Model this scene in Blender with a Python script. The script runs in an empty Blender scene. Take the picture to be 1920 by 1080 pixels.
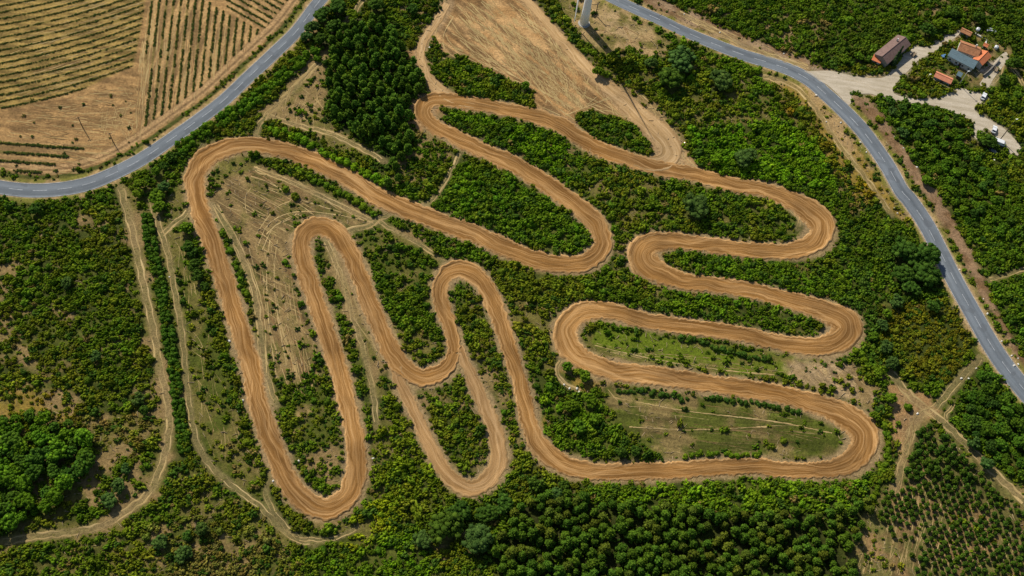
import bpy, bmesh, math, random
import numpy as np
from mathutils import Vector, Matrix

random.seed(11)
RNG = np.random.default_rng(7)
scn = bpy.context.scene
COL = scn.collection

# ------------------------------------------------------------------ camera
W, H = 1920.0, 1080.0
F = 2000.0
TILT = math.radians(29.0)
ROLL = math.radians(9.0)
DIST = 400.0
CAM = np.array([0.0, -DIST * math.sin(TILT), DIST * math.cos(TILT)])
R_ = (Matrix.Rotation(TILT, 3, 'X') @ Matrix.Rotation(ROLL, 3, 'Z'))
RM = np.array([list(r) for r in R_])


def at(px, py, z=0.0):
    """points of the photograph (1920 x 1080) to points of the level ground (or of a level plane at height z)"""
    px = np.asarray(px, float); py = np.asarray(py, float)
    d = np.stack([(px - W / 2) / F, -(py - H / 2) / F, -np.ones_like(px)], -1) @ RM.T
    t = (z - CAM[2]) / d[..., 2]
    return CAM + d * t[..., None]


def proj(P):
    q = (np.asarray(P, float) - CAM) @ RM
    return np.stack([W / 2 + F * q[..., 0] / -q[..., 2], H / 2 - F * q[..., 1] / -q[..., 2]], -1)


cd = bpy.data.cameras.new('camera')
cam = bpy.data.objects.new('camera', cd)
COL.objects.link(cam)
cam.matrix_world = Matrix.Translation(Vector(CAM)) @ R_.to_4x4()
cd.sensor_width = 36.0
cd.lens = F / W * 36.0
cd.clip_start = 1.0
cd.clip_end = 12000.0
scn.camera = cam

# ------------------------------------------------------------------ light
TURB = at(1095, 44)
SH = at(1176, 136) - TURB
SUN_EL = math.radians(41.0)
sv = SH[:2] / np.linalg.norm(SH[:2])
HUB_H = np.linalg.norm(SH[:2]) * math.tan(SUN_EL)
sd = Vector((sv[0] * math.cos(SUN_EL), sv[1] * math.cos(SUN_EL), -math.sin(SUN_EL)))
ld = bpy.data.lights.new('sun', 'SUN')
ld.energy = 4.7
ld.angle = math.radians(0.5)
ld.color = (1.0, 0.94, 0.82)
sun = bpy.data.objects.new('sun', ld)
COL.objects.link(sun)
sun.rotation_euler = sd.to_track_quat('-Z', 'Y').to_euler()
sun.location = (0, 0, 400)
wd = bpy.data.worlds.new("World")
scn.world = wd
wd.use_nodes = True
nt = wd.node_tree
sky = nt.nodes.new('ShaderNodeTexSky')
sky.sky_type = 'NISHITA'
sky.sun_disc = False
sky.sun_elevation = SUN_EL
sky.sun_rotation = math.atan2(-sv[0], -sv[1])
bg = nt.nodes['Background']
nt.links.new(sky.outputs[0], bg.inputs[0])
bg.inputs[1].default_value = 0.085
scn.view_settings.view_transform = 'Standard'
scn.view_settings.look = 'None'
scn.view_settings.exposure = 0.0
scn.view_settings.gamma = 1.0


# ------------------------------------------------------------------ noise
def _hash(ix, iy, seed):
    n = (ix.astype(np.int64) * 374761393 + iy.astype(np.int64) * 668265263 + seed * 1442695041) & 0x7fffffff
    n = ((n ^ (n >> 13)) * 1274126177) & 0x7fffffff
    n = (n ^ (n >> 16)) & 0xffff
    return n / 65535.0


def vnoise(x, y, seed=0):
    ix = np.floor(x); iy = np.floor(y)
    fx = x - ix; fy = y - iy
    fx = fx * fx * (3 - 2 * fx); fy = fy * fy * (3 - 2 * fy)
    a = _hash(ix, iy, seed); b = _hash(ix + 1, iy, seed)
    c = _hash(ix, iy + 1, seed); d = _hash(ix + 1, iy + 1, seed)
    return (a + (b - a) * fx) * (1 - fy) + (c + (d - c) * fx) * fy


def fbm(x, y, s, o=4, seed=0):
    v = 0; a = 0.5; t = 0
    for k in range(o):
        v = v + a * vnoise(x / s + 17.3 * k, y / s - 9.1 * k, seed + k * 13); t += a
        a *= 0.5; s *= 0.5
    return v / t


def sstep(a, b, x):
    t = np.clip((x - a) / (b - a), 0, 1)
    return t * t * (3 - 2 * t)


def hgt(x, y):
    x = np.asarray(x, float); y = np.asarray(y, float)
    return 0.35 * np.sin(x * 0.045 + 0.7) * np.cos(y * 0.052) + 0.25 * np.sin(x * 0.021 - y * 0.033 + 2.0)


# ------------------------------------------------------------------ traced lines (photo pixels)
def catmull(pts, step=3.0):
    P = np.asarray(pts, float)
    Q = np.vstack([2 * P[0] - P[1], P, 2 * P[-1] - P[-2]])
    out = []
    for i in range(1, len(Q) - 2):
        n = max(2, int(np.linalg.norm(Q[i + 1][:2] - Q[i][:2]) / step))
        t = (np.arange(n) / n)[:, None]
        a, b, c, d = Q[i - 1], Q[i], Q[i + 1], Q[i + 2]
        out.append(0.5 * (2 * b + (c - a) * t + (2 * a - 5 * b + 4 * c - d) * t ** 2 + (3 * b - a - 3 * c + d) * t ** 3))
    out.append(P[-1:])
    return np.vstack(out)


TRACK = [(853,662,27),(838,688,33),(817,703,36),(787,708,37),(755,688,38),(731,653,38),(710,607,37),(690,560,35),(670,507,35),(653,467,35),
 (629,436,36),(602,424,38),(578,432,38),(566,452,37),(567,483,36),(580,527,36),(597,577,36),(613,627,36),(633,687,36),
 (648,740,36),(659,787,36),(669,845,40),(667,895,43),(647,935,43),(610,954,44),(570,938,44),(540,902,42),(520,860,41),(503,813,41),(483,753,40),
 (473,693,40),(457,643,40),(437,577,39),(417,510,39),(397,453,38),(377,400,38),(367,360,38),(366,330,39),(383,299,41),
 (417,279,38),(467,270,32),(520,278,32),(567,292,34),(617,315,36),(665,341,37),(700,364,38),(740,383,37),(790,403,36),(840,422,36),
 (890,440,36),(940,463,37),(990,485,36),(1040,496,36),(1083,497,37),(1111,486,37),(1128,464,37),(1127,440,37),(1113,415,37),
 (1083,388,36),(1050,364,35),(1007,334,35),(967,310,34),(923,290,33),(873,267,32),(833,247,31),(805,228,31),(794,208,34),(802,192,32),
 (827,186,28),(873,192,28),(923,200,28),(973,210,28),(1013,221,29),(1057,238,30),(1090,260,31),(1133,283,31),(1173,297,29),(1213,310,29),
 (1257,321,30),(1297,327,30),(1330,336,30),(1380,350,29),(1430,357,29),(1475,373,35),(1515,395,45),(1539,421,52),(1535,446,48),(1510,464,38),(1475,472,32),(1430,471,32),
 (1380,467,31),(1330,460,31),(1280,454,31),(1250,453,35),(1222,457,45),(1205,474,58),(1212,496,55),(1240,513,42),(1273,525,34),(1300,530,32),(1347,535,31),
 (1397,542,31),(1447,553,32),(1497,567,34),(1547,583,42),(1580,599,56),(1589,617,60),(1575,635,52),(1540,649,40),(1497,647,34),(1447,638,32),(1380,624,31),(1330,617,31),(1280,612,31),
 (1257,609,31),(1207,600,32),(1157,588,34),(1113,582,36),(1083,591,42),(1065,609,46),(1060,628,48),(1066,650,46),(1085,670,42),(1113,684,38),(1157,696,38),(1207,703,38),(1257,709,38),
 (1300,715,37),(1347,722,36),(1413,731,36),(1463,739,36),(1513,752,38),(1563,768,44),(1603,792,54),(1621,817,58),(1615,845,55),(1595,865,46),(1563,878,38),(1513,883,33),
 (1463,881,33),(1413,875,33),(1347,877,34),(1280,881,35),(1240,883,35),(1173,885,35),(1123,884,35),(1073,876,37),(1037,858,39),(1010,832,38),(996,805,36),(988,770,33),(980,737,31),
 (972,707,30),(960,670,31),(947,627,32),(933,587,33),(917,550,34),(897,522,35),(872,507,35),(845,509,34),(829,528,32),(825,557,30),(835,590,29),(848,627,27),(853,662,27)]
LOOP = [(744,690,24),(755,727,26),(780,777,25),(800,823,27),(825,868,29),(850,900,32),(880,915,34),(908,906,34),(928,882,35),(937,850,32),(929,807,30),(913,770,28),(896,733,26),(877,690,22),(862,650,14)]
FIELD_L = [(838,6,15),(822,36,16),(803,62,16),(792,85,16),(790,110,16),(800,140,17),(820,165,22),(850,185,24),(890,195,20)]
FIELD_R = [(978,-8,16),(992,5,16),(1017,33,17),(1047,70,19),(1083,110,22),(1117,143,24),(1157,178,28),(1200,217,36),(1238,251,44),(1256,278,46),(1250,300,40),(1222,308,30),(1190,301,20)]
ROAD_L = [(905,-400,20),(780,-230,22),(660,-70,24),(625,-28,24),(602,0,24),(587,19,24),(553,63,24),(510,104,25),(467,143,25),(417,189,25),(367,227,25),(317,263,26),(267,297,27),(217,323,27),(167,343,28),(117,353,28),(60,356,28),(0,350,28),(-50,338,28),(-160,300,28),(-320,230,27),(-560,120,26)]
ROAD_R = [(560,-260,15),(780,-170,16),(940,-100,18),(1080,-38,19),(1160,2,20),(1240,38,20),(1280,57,20),(1330,78,21),(1397,103,22),(1447,118,23),(1487,133,24),(1520,152,26),(1547,176,27),(1580,207,28),(1613,242,29),(1640,277,29),(1667,317,30),(1690,357,30),(1706,375,31),(1737,420,32),(1763,470,33),(1793,530,34),(1827,592,35),(1860,650,36),(1897,703,37),(1950,765,38),(1990,805,38),(2080,890,40),(2220,1000,42),(2400,1120,44)]
PATHS = {  # pale wheel ruts: points, spread of the two ruts (px), rut width (px)
 'a': ([(226,352),(238,395),(250,440),(262,500),(275,560),(288,620),(300,690),(312,740),(318,790),(312,840),(298,885),(278,925),(240,957),(195,985),(140,998),(70,1006),(0,1018)], 11, 3.6),
 'b': ([(283,375),(300,430),(316,480),(330,560),(343,640),(350,720),(362,800),(374,840),(400,880),(450,922),(490,952),(520,985),(555,1010),(590,1018)], 9, 2.2),
 'c': ([(478,254),(490,226),(515,200),(550,165),(590,125),(602,110)], 7, 5.0),
 'd': ([(498,214),(560,235),(620,250),(690,285),(722,304)], 7, 3.0),
 'e': ([(862,288),(842,328),(818,366),(798,386)], 5, 3.4),
 'f': ([(352,398),(328,418),(304,440)], 7, 3.4),
 'g': ([(640,438),(668,428),(690,424),(715,408),(738,398)], 8, 3.6),
 'h': ([(705,412),(750,438),(790,460),(832,492)], 6, 2.4),
 'i': ([(478,316),(520,330),(560,346),(640,385),(706,416)], 8, 2.6),
 'j': ([(398,385),(440,450),(475,540),(488,620),(500,700),(520,760)], 9, 2.4),
 'k': ([(612,452),(640,520),(660,590),(682,660),(700,740),(706,800)], 8, 2.8),
 'l': ([(1838,672),(1795,716),(1755,762),(1722,785),(1704,830),(1692,870),(1678,918)], 11, 4.0),
 'm': ([(1672,700),(1700,735),(1725,758),(1780,802),(1850,872),(1925,945)], 11, 4.4),
 'n': ([(1430,142),(1488,160),(1530,205),(1570,268),(1620,330),(1672,402)], 7, 2.8),
 'o': ([(1855,524),(1890,514),(1925,503)], 6, 2.6),
 'p': ([(524,888),(504,908),(500,932),(522,972),(558,1008)], 8, 2.6),
 'q': ([(1052,676),(1044,698),(1060,719),(1088,734)], 5, 4.0),
 'r': ([(1860,160),(1876,136),(1888,112),(1905,138),(1925,168)], 5, 3.0),
 's': ([(1275,24),(1340,55),(1400,86),(1470,112),(1515,126)], 7, 3.0),
 't': ([(640,455),(628,470),(640,520)], 5, 2.6),
 'u': ([(1480,395),(1500,412),(1494,430)], 5, 2.2),
 'v': ([(560,1010),(620,1010),(670,990)], 6, 2.2),
 'w': ([(1775,792),(1774,778),(1788,758)], 5, 2.2),
 'x': ([(650,40),(668,18),(684,-5)], 7, 4.0),
}

# ------------------------------------------------------------------ the land as a raster of real ground positions
cor = np.array([at(0, 0), at(W, 0), at(0, H), at(W, H)])
X0, X1 = cor[:, 0].min() - 22, cor[:, 0].max() + 22
Y0, Y1 = cor[:, 1].min() - 22, cor[:, 1].max() + 22
GS = 0.5
gx = np.arange(X0, X1, GS); gy = np.arange(Y0, Y1, GS)
NX, NY = len(gx), len(gy)
GX, GY = np.meshgrid(gx, gy)
WX = GX + 3.0 * (fbm(GX, GY, 9, 3, 5) - 0.5) + 2.2 * (vnoise(GX / 2.2, GY / 2.2, 8) - 0.5)
WY = GY + 3.0 * (fbm(GX, GY, 9, 3, 25) - 0.5) + 2.2 * (vnoise(GX / 2.2, GY / 2.2, 28) - 0.5)
PX = proj(np.stack([GX, GY, np.zeros_like(GX)], -1))
PXX, PYY = PX[..., 0], PX[..., 1]


def win(xa, xb, ya, yb):
    i0 = int(max(0, (xa - X0) / GS - 1)); i1 = int(min(NX, (xb - X0) / GS + 2))
    j0 = int(max(0, (ya - Y0) / GS - 1)); j1 = int(min(NY, (yb - Y0) / GS + 2))
    return slice(j0, max(j0, j1)), slice(i0, max(i0, i1))


def polymask(px_pts, feather=1.5, warp=True):
    """soft inside mask of a traced outline, on the raster"""
    P = at([p[0] for p in px_pts], [p[1] for p in px_pts])[:, :2]
    M = np.zeros((NY, NX), np.float32)
    s = win(P[:, 0].min() - 6, P[:, 0].max() + 6, P[:, 1].min() - 6, P[:, 1].max() + 6)
    x = (WX if warp else GX)[s]; y = (WY if warp else GY)[s]
    if x.size == 0:
        return M
    ins = np.zeros(x.shape, bool); dm = np.full(x.shape, 1e9)
    n = len(P)
    for k in range(n):
        ax, ay = P[k]; bx, by = P[(k + 1) % n]
        c = ((ay > y) != (by > y))
        with np.errstate(divide='ignore', invalid='ignore'):
            xi = (bx - ax) * (y - ay) / (by - ay + 1e-12) + ax
        ins ^= c & (x < xi)
        ex, ey = bx - ax, by - ay
        t = np.clip(((x - ax) * ex + (y - ay) * ey) / (ex * ex + ey * ey + 1e-9), 0, 1)
        dm = np.minimum(dm, (x - ax - t * ex) ** 2 + (y - ay - t * ey) ** 2)
    sgn = np.where(ins, 1, -1) * np.sqrt(dm)
    M[s] = sstep(-feather, feather, sgn)
    return M


def dist_line(line, rad=10.0, warp=False):
    """distance (m) to the edge of a traced band; 99 when far"""
    L = catmull(line, 5.0) if len(line[0]) == 3 else np.c_[catmull(line, 5.0), np.zeros(len(catmull(line, 5.0)))]
    C = at(L[:, 0], L[:, 1])[:, :2]
    sc = np.linalg.norm(at(L[:, 0] + 1, L[:, 1])[:, :2] - C, axis=1)
    D = np.full((NY, NX), 99.0, np.float32)
    for k in range(len(C) - 1):
        ax, ay = C[k]; bx, by = C[k + 1]
        hw = L[k, 2] * sc[k] * 0.5 * 1.1
        r = rad + hw
        s = win(min(ax, bx) - r, max(ax, bx) + r, min(ay, by) - r, max(ay, by) + r)
        x = (WX if warp else GX)[s]; y = (WY if warp else GY)[s]
        if x.size == 0:
            continue
        ex, ey = bx - ax, by - ay
        t = np.clip(((x - ax) * ex + (y - ay) * ey) / (ex * ex + ey * ey + 1e-9), 0, 1)
        D[s] = np.minimum(D[s], np.hypot(x - ax - t * ex, y - ay - t * ey) - hw)
    return D


D_TRACK = np.minimum.reduce([dist_line(l) for l in (TRACK, LOOP)])
D_FTRACK = np.minimum.reduce([dist_line(l) for l in (FIELD_L, FIELD_R)])
D_ROAD = np.minimum(dist_line(ROAD_L), dist_line(ROAD_R))
D_PATH = np.full((NY, NX), 99.0, np.float32)
for k, (pts, spread, rw) in PATHS.items():
    D_PATH = np.minimum(D_PATH, dist_line([(x, y, spread + rw * 0.6) for x, y in pts], 6.0))

# colours are albedo (linear)
C_STRAW = (0.26, 0.175, 0.070); C_TAN = (0.36, 0.208, 0.086); C_GRASS = (0.078, 0.092, 0.011); C_DKGRASS = (0.052, 0.064, 0.009)
C_OLIVE = (0.155, 0.130, 0.032); C_YEL = (0.27, 0.18, 0.035); C_BROWN = (0.185, 0.105, 0.048); C_GRAVEL = (0.50, 0.42, 0.31); C_SOIL = (0.28, 0.17, 0.075)
T_DARK = (0.043, 0.088, 0.009); T_MID = (0.085, 0.145, 0.007); T_OLIVE = (0.128, 0.154, 0.009); T_YEL = (0.27, 0.195, 0.012)
T_BRIGHT = (0.105, 0.205, 0.006); T_BLUE = (0.054, 0.100, 0.018); T_DRY = (0.21, 0.16, 0.040)

n1 = fbm(GX, GY, 16, 4, 3)
n4 = fbm(GX * 0.5 + GY * 0.2, GY - GX * 0.4, 3.4, 3, 333)
n2 = fbm(GX, GY, 5, 3, 44)
n3 = fbm(GX, GY, 34, 3, 91)
GC = np.empty((NY, NX, 3), np.float32); GT = np.empty((NY, NX, 3), np.float32)
t = sstep(0.56, 0.70, 0.5 * n1 + 0.5 * n2)[..., None]
GC[:] = np.array(C_DKGRASS) * (1 - t) + np.array(C_STRAW) * t
GD = np.clip(0.97 - 0.35 * sstep(0.55, 0.72, 0.5 * n1 + 0.5 * n2), 0, 1).astype(np.float32)
t = sstep(0.4, 0.62, 0.65 * n3 + 0.35 * n2)[..., None]
GT[:] = np.array(T_MID) * (1 - t) + np.array(T_OLIVE) * t
GZ = np.ones((NY, NX), np.float32)


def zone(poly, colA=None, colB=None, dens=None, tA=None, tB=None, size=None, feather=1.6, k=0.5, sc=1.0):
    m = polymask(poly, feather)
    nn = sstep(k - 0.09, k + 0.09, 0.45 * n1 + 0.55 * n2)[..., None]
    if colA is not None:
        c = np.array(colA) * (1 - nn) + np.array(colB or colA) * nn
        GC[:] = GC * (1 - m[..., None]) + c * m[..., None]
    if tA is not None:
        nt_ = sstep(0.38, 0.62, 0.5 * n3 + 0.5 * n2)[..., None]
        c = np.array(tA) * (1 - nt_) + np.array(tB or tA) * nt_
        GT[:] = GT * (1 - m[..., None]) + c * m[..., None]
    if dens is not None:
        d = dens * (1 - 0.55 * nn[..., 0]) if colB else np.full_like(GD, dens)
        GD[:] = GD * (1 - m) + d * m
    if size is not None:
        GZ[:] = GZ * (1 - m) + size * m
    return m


# --- scrub of different kinds
M_LEFT = zone([(-60,365),(230,370),(255,480),(290,660),(310,780),(290,900),(200,970),(-60,1000)], C_DKGRASS, C_STRAW, 1.0, T_MID, T_OLIVE, 0.92, k=0.57)
zone([(140,390),(240,390),(262,560),(272,640),(235,560),(190,500),(150,460)], C_DKGRASS, C_STRAW, 0.85, T_OLIVE, T_MID, 0.85, k=0.52)
zone([(-30,735),(100,728),(165,745),(150,795),(60,780),(-30,795)], C_STRAW, C_YEL, 0.85, T_YEL, T_OLIVE, 0.8)
zone([(150,790),(290,760),(302,800),(225,870),(150,935),(110,992),(40,990),(120,930),(190,850)], C_OLIVE, C_STRAW, 0.6, T_OLIVE, T_DRY, 0.8)
zone([(-40,1018),(190,990),(300,905),(370,850),(480,960),(580,1020),(600,1120),(-40,1120)], C_DKGRASS, C_OLIVE, 1.0, T_MID, T_OLIVE, 0.95)
zone([(260,985),(400,960),(520,1010),(570,1110),(330,1110)], C_DKGRASS, C_STRAW, 0.9, T_OLIVE, (0.17,0.15,0.03), 0.85, k=0.54)
zone([(640,985),(700,930),(760,950),(720,1010),(640,1040)], C_GRASS, C_OLIVE, 0.95, (0.182,0.224,0.007), T_OLIVE)
zone([(610,1060),(720,1000),(800,1000),(800,1120),(600,1120)], C_DKGRASS, None, 1.0, T_BRIGHT, T_MID)
zone([(820,100),(870,112),(985,160),(1000,185),(990,200),(920,190),(840,170),(812,140)], C_DKGRASS, None, 1.0, (0.105,0.165,0.007), T_OLIVE, 1.05)
zone([(1070,215),(1090,205),(1200,235),(1230,285),(1190,290),(1120,265),(1085,240)], C_DKGRASS, None, 0.95, T_OLIVE, T_MID)
zone([(800,205),(870,205),(1010,240),(1090,285),(1100,350),(1060,345),(960,285),(850,245)], C_DKGRASS, C_STRAW, 1.0, T_BRIGHT, T_MID, 1.1, k=0.6)
zone([(860,300),(960,330),(1090,420),(1105,465),(1050,480),(940,445),(810,395)], C_DKGRASS, None, 1.0, (0.084,0.172,0.007), T_MID, 1.15)
zone([(1080,275),(1250,330),(1400,365),(1480,390),(1490,440),(1300,430),(1170,430),(1110,370)], C_DKGRASS, C_OLIVE, 0.97, T_MID, T_OLIVE)
zone([(1090,330),(1140,340),(1160,385),(1120,385)], C_OLIVE, C_STRAW, 0.35)
zone([(1290,250),(1400,210),(1500,235),(1565,300),(1560,355),(1420,340),(1310,315)], C_DKGRASS, None, 1.0, T_BRIGHT, (0.084,0.172,0.007), 1.2)
zone([(1180,110),(1420,110),(1500,170),(1440,230),(1320,240),(1230,180)], C_DKGRASS, C_OLIVE, 0.95, (0.098,0.172,0.007), T_OLIVE, 1.05)
zone([(1440,150),(1510,170),(1570,260),(1650,380),(1610,400),(1540,290),(1470,210)], C_OLIVE, C_YEL, 0.8, T_OLIVE, T_YEL)
zone([(1655,570),(1790,560),(1818,650),(1780,722),(1700,700),(1640,640)], C_DKGRASS, None, 1.0, (0.135,0.135,0.008), (0.105,0.14,0.008), 0.9)
zone([(1590,440),(1700,430),(1780,560),(1650,570),(1640,720),(1600,640),(1560,520)], C_DKGRASS, None, 1.0, T_MID, T_DARK, 1.1)
zone([(1190,-40),(1960,-40),(1960,200),(1880,90),(1800,50),(1700,80),(1690,120),(1560,128),(1380,55)], C_DKGRASS, C_STRAW, 0.97, T_MID, (0.070,0.112,0.008), 1.1, k=0.62)
zone([(1640,180),(1720,190),(1790,212),(1815,240),(1800,265),(1840,300),(1960,370),(1960,640),(1900,640),(1830,480),(1770,380),(1700,280),(1660,225)], C_DKGRASS, C_OLIVE, 1.0, (0.063,0.125,0.007), T_MID, 1.1, k=0.62)
zone([(960,500),(1160,500),(1190,540),(1060,560),(1030,620),(1040,700),(1010,790),(970,640)], C_DKGRASS, C_OLIVE, 0.97, T_MID, T_OLIVE, 1.05)
zone([(1040,700),(1120,720),(1150,780),(1200,840),(1180,860),(1050,850),(1010,790)], C_DKGRASS, C_YEL, 1.0, T_BRIGHT, T_MID, 1.1, k=0.62)
zone([(770,740),(880,720),(905,800),(915,860),(880,890),(850,880),(800,790)], C_DKGRASS, C_STRAW, 0.95, T_OLIVE, T_MID, 0.9)
zone([(690,700),(740,730),(800,850),(850,930),(760,960),(690,930),(690,840)], C_DKGRASS, C_OLIVE, 0.95, (0.119,0.165,0.007), T_OLIVE)
zone([(1080,905),(1350,890),(1600,900),(1660,900),(1600,960),(1340,950),(1100,940)], C_DKGRASS, None, 1.0, (0.112,0.198,0.007), T_MID, 1.1)
zone([(1250,470),(1500,490),(1600,520),(1590,580),(1480,550),(1300,515)], C_DKGRASS, None, 1.0, (0.098,0.185,0.007), T_MID)
zone([(1240,545),(1400,555),(1530,600),(1540,630),(1440,625),(1280,600),(1230,580)], C_DKGRASS, C_OLIVE, 1.0, (0.098,0.172,0.007), T_MID, 0.95, k=0.62)
zone([(700,410),(860,450),(960,490),(880,500),(810,500)], C_DKGRASS, C_STRAW, 0.95, (0.091,0.165,0.007), T_MID, k=0.6)
zone([(660,440),(720,425),(830,475),(810,560),(825,640),(785,695),(730,620)], C_GRASS, C_OLIVE, 0.6, T_MID, T_OLIVE)
zone([(845,530),(890,545),(925,620),(955,740),(950,820),(905,720),(865,640)], C_DKGRASS, C_STRAW, 0.8, T_MID, T_OLIVE, 0.9, k=0.52)
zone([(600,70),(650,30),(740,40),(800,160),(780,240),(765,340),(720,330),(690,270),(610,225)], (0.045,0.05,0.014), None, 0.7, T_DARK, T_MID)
zone([(985,940),(1060,932),(1120,945),(1240,955),(1340,966),(1450,968),(1560,960),(1640,945),(1630,980),(1592,1030),(1598,1075),(1590,1140),(925,1140),(935,1070),(900,1040),(950,1000)], (0.035,0.040,0.008), C_DKGRASS, 0.22, T_DARK, T_MID, 0.8, k=0.6)  # ground under the plantation pines: shade of the gaps put into its colour
# --- grass and straw
M_S1 = zone([(398,300),(460,292),(560,330),(710,402),(655,428),(600,402),(550,420),(542,450),(550,510),(592,650),(605,740),(600,860),(560,840),(525,740),(490,600),(462,530),(440,430),(396,380)], (0.125, 0.105, 0.028), (0.215, 0.145, 0.058), 0.06, T_MID, T_OLIVE, 0.75, k=0.47)
zone([(390,310),(420,295),(470,295),(480,318),(430,335),(400,360)], C_GRASS, C_OLIVE, 0.2, T_MID)
zone([(520,700),(600,700),(640,860),(625,915),(590,915),(560,870)], C_GRASS, C_STRAW, 0.55, T_MID, T_OLIVE, 0.8, k=0.55)
zone([(600,452),(640,465),(690,600),(725,690),(700,720),(660,640),(625,540)], C_OLIVE, C_STRAW, 0.14, T_MID, T_OLIVE, 0.75, k=0.45)
M_S3 = zone([(1125,722),(1300,742),(1450,755),(1540,770),(1588,800),(1592,830),(1560,857),(1400,861),(1250,858),(1200,835),(1150,780)], (0.085, 0.095, 0.014), (0.20, 0.145, 0.052), 0.03, T_MID, T_OLIVE, 0.8, k=0.53)
zone([(1440,760),(1540,772),(1588,800),(1592,830),(1560,857),(1480,858),(1500,810)], C_GRASS, C_OLIVE, 0.05, T_MID)
zone([(1095,625),(1130,608),(1300,640),(1450,655),(1545,682),(1565,712),(1450,707),(1300,692),(1160,672),(1100,650)], (0.119,0.158,0.010), C_OLIVE, 0.10, T_MID, None, 0.8, k=0.56)
zone([(1085,640),(1110,655),(1260,690),(1400,706),(1380,712),(1200,688),(1120,672),(1080,655)], C_STRAW, C_OLIVE, 0.06)
M_S5 = zone([(1470,672),(1600,682),(1655,742),(1640,765),(1560,738),(1480,712)], (0.36,0.25,0.13), C_STRAW, 0.06, feather=2)
zone([(298,400),(348,425),(380,540),(420,690),(470,860),(495,935),(400,872),(365,790),(340,640),(312,520)], C_GRASS, C_OLIVE, 0.25, T_MID, T_OLIVE, 0.9)
zone([(230,350),(345,330),(350,420),(300,420),(255,410)], C_GRASS, C_OLIVE, 0.3, T_MID)
zone([(215,345),(260,350),(270,450),(300,620),(330,740),(330,860),(290,935),(190,1000),(0,1030),(0,1005),(180,975),(265,915),(300,840),(295,740),(265,560),(240,450)], C_OLIVE, C_STRAW, 0.10, T_OLIVE, None, 0.6, k=0.52)
zone([(570,95),(622,88),(602,150),(615,230),(705,292),(650,287),(560,242),(500,217),(468,217),(530,170)], C_OLIVE, C_STRAW, 0.25, T_OLIVE, T_MID, 0.8)
zone([(725,330),(740,345),(800,340),(850,290),(800,250),(770,280)], C_OLIVE, C_STRAW, 0.6, T_OLIVE, T_MID, 0.9)
zone([(1020,-30),(1120,-30),(1200,40),(1265,78),(1210,115),(1170,90),(1130,112),(1085,65)], C_OLIVE, (0.40,0.27,0.12), 0.04, T_MID, k=0.46)
zone([(1120,25),(1160,20),(1220,55),(1180,72),(1140,60)], (0.42,0.29,0.14), C_OLIVE, 0.0, k=0.6)
zone([(1055,45),(1100,100),(1170,150),(1230,190),(1290,260),(1315,312),(1290,322),(1255,265),(1190,190),(1105,110)], C_OLIVE, C_STRAW, 0.35, T_MID, T_OLIVE, 0.8)
zone([(1430,145),(1505,150),(1548,190),(1592,250),(1640,320),(1690,395),(1710,430),(1660,385),(1590,290),(1535,215),(1470,170)], C_YEL, (0.38,0.25,0.11), 0.15, T_OLIVE, T_YEL, 0.7)
zone([(1670,725),(1740,740),(1765,772),(1725,800),(1705,860),(1690,920),(1665,920),(1685,840),(1665,790)], C_SOIL, C_TAN, 0.02, feather=1)
# --- plantation soil, ploughed fields, bare earth
M_PL = zone([(1705,800),(1735,788),(1795,832),(1960,975),(1960,1130),(1590,1130),(1590,1030),(1640,930),(1690,860)], (0.24, 0.15, 0.062), (0.13, 0.115, 0.032), 0.22, T_OLIVE, T_MID, 0.6)
M_FA = polymask([(-60,-60),(620,-60),(590,0),(545,55),(500,96),(440,150),(330,237),(250,290),(170,326),(60,338),(-60,325)], 1.2)
M_FB = zone([(855,-30),(985,-30),(1010,20),(1075,105),(1150,180),(1235,255),(1262,300),(1230,300),(1195,230),(1110,205),(1075,212),(1095,245),(1040,232),(1000,205),(1000,180),(985,160),(870,112),(820,95),(815,60)], (0.30, 0.168, 0.064), (0.385, 0.232, 0.098), 0.0, feather=1.0)
zone([(1232,245),(1262,258),(1290,290),(1325,322),(1318,336),(1260,318),(1215,308),(1240,285)], C_TAN, (0.43, 0.265, 0.118), 0.0, feather=1.2)
M_MUD = zone([(800,170),(775,185),(768,240),(790,250),(830,200)], C_BROWN, C_TAN, 0.0)
zone([(764,92),(795,90),(795,115),(764,108)], C_TAN, None, 0.0, feather=1)
# fields: soil banded along the plant rows
ro_a = (PYY + 0.17 * PXX + 0.0004 * PXX ** 2) / 12.0
ro_b = (PXX + 0.11 * PYY) / 13.6
ro_c = (PYY - 0.56 * PXX) / 12.5
ro_d = (PYY - 0.07 * PXX - 268) / 16.4
M_A = polymask([(-60,-60),(275,-60),(270,20),(262,70),(250,125),(215,140),(150,172),(40,200),(-60,212)], 0.8, False)
M_B = polymask([(283,-60),(384,-60),(388,2),(432,30),(498,64),(470,100),(400,165),(320,226),(262,258),(268,190)], 0.8, False)
M_C = polymask([(392,-60),(610,-60),(566,5),(545,30),(514,60),(500,60),(432,26)], 0.8, False)
M_D = polymask([(-60,262),(60,264),(170,272),(130,292),(100,312),(70,328),(-60,322)], 0.8, False)
st_h = fbm(GX * 0.16 + GY * 0.02, GY * 1.3 - GX * 0.1, 2.2, 3, 7)
st_v = fbm(GX * 1.2, GY * 0.16, 2.0, 3, 17)
st_d = fbm((GX + GY) * 0.9, (GX - GY) * 0.10, 2.0, 3, 27)
fcol = np.array((0.34, 0.200, 0.078))[None, None] * (0.62 + 0.66 * sstep(0.33, 0.67, 0.6 * st_h + 0.4 * n2)[..., None])
rowmask = np.zeros((NY, NX), np.float32)
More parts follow.
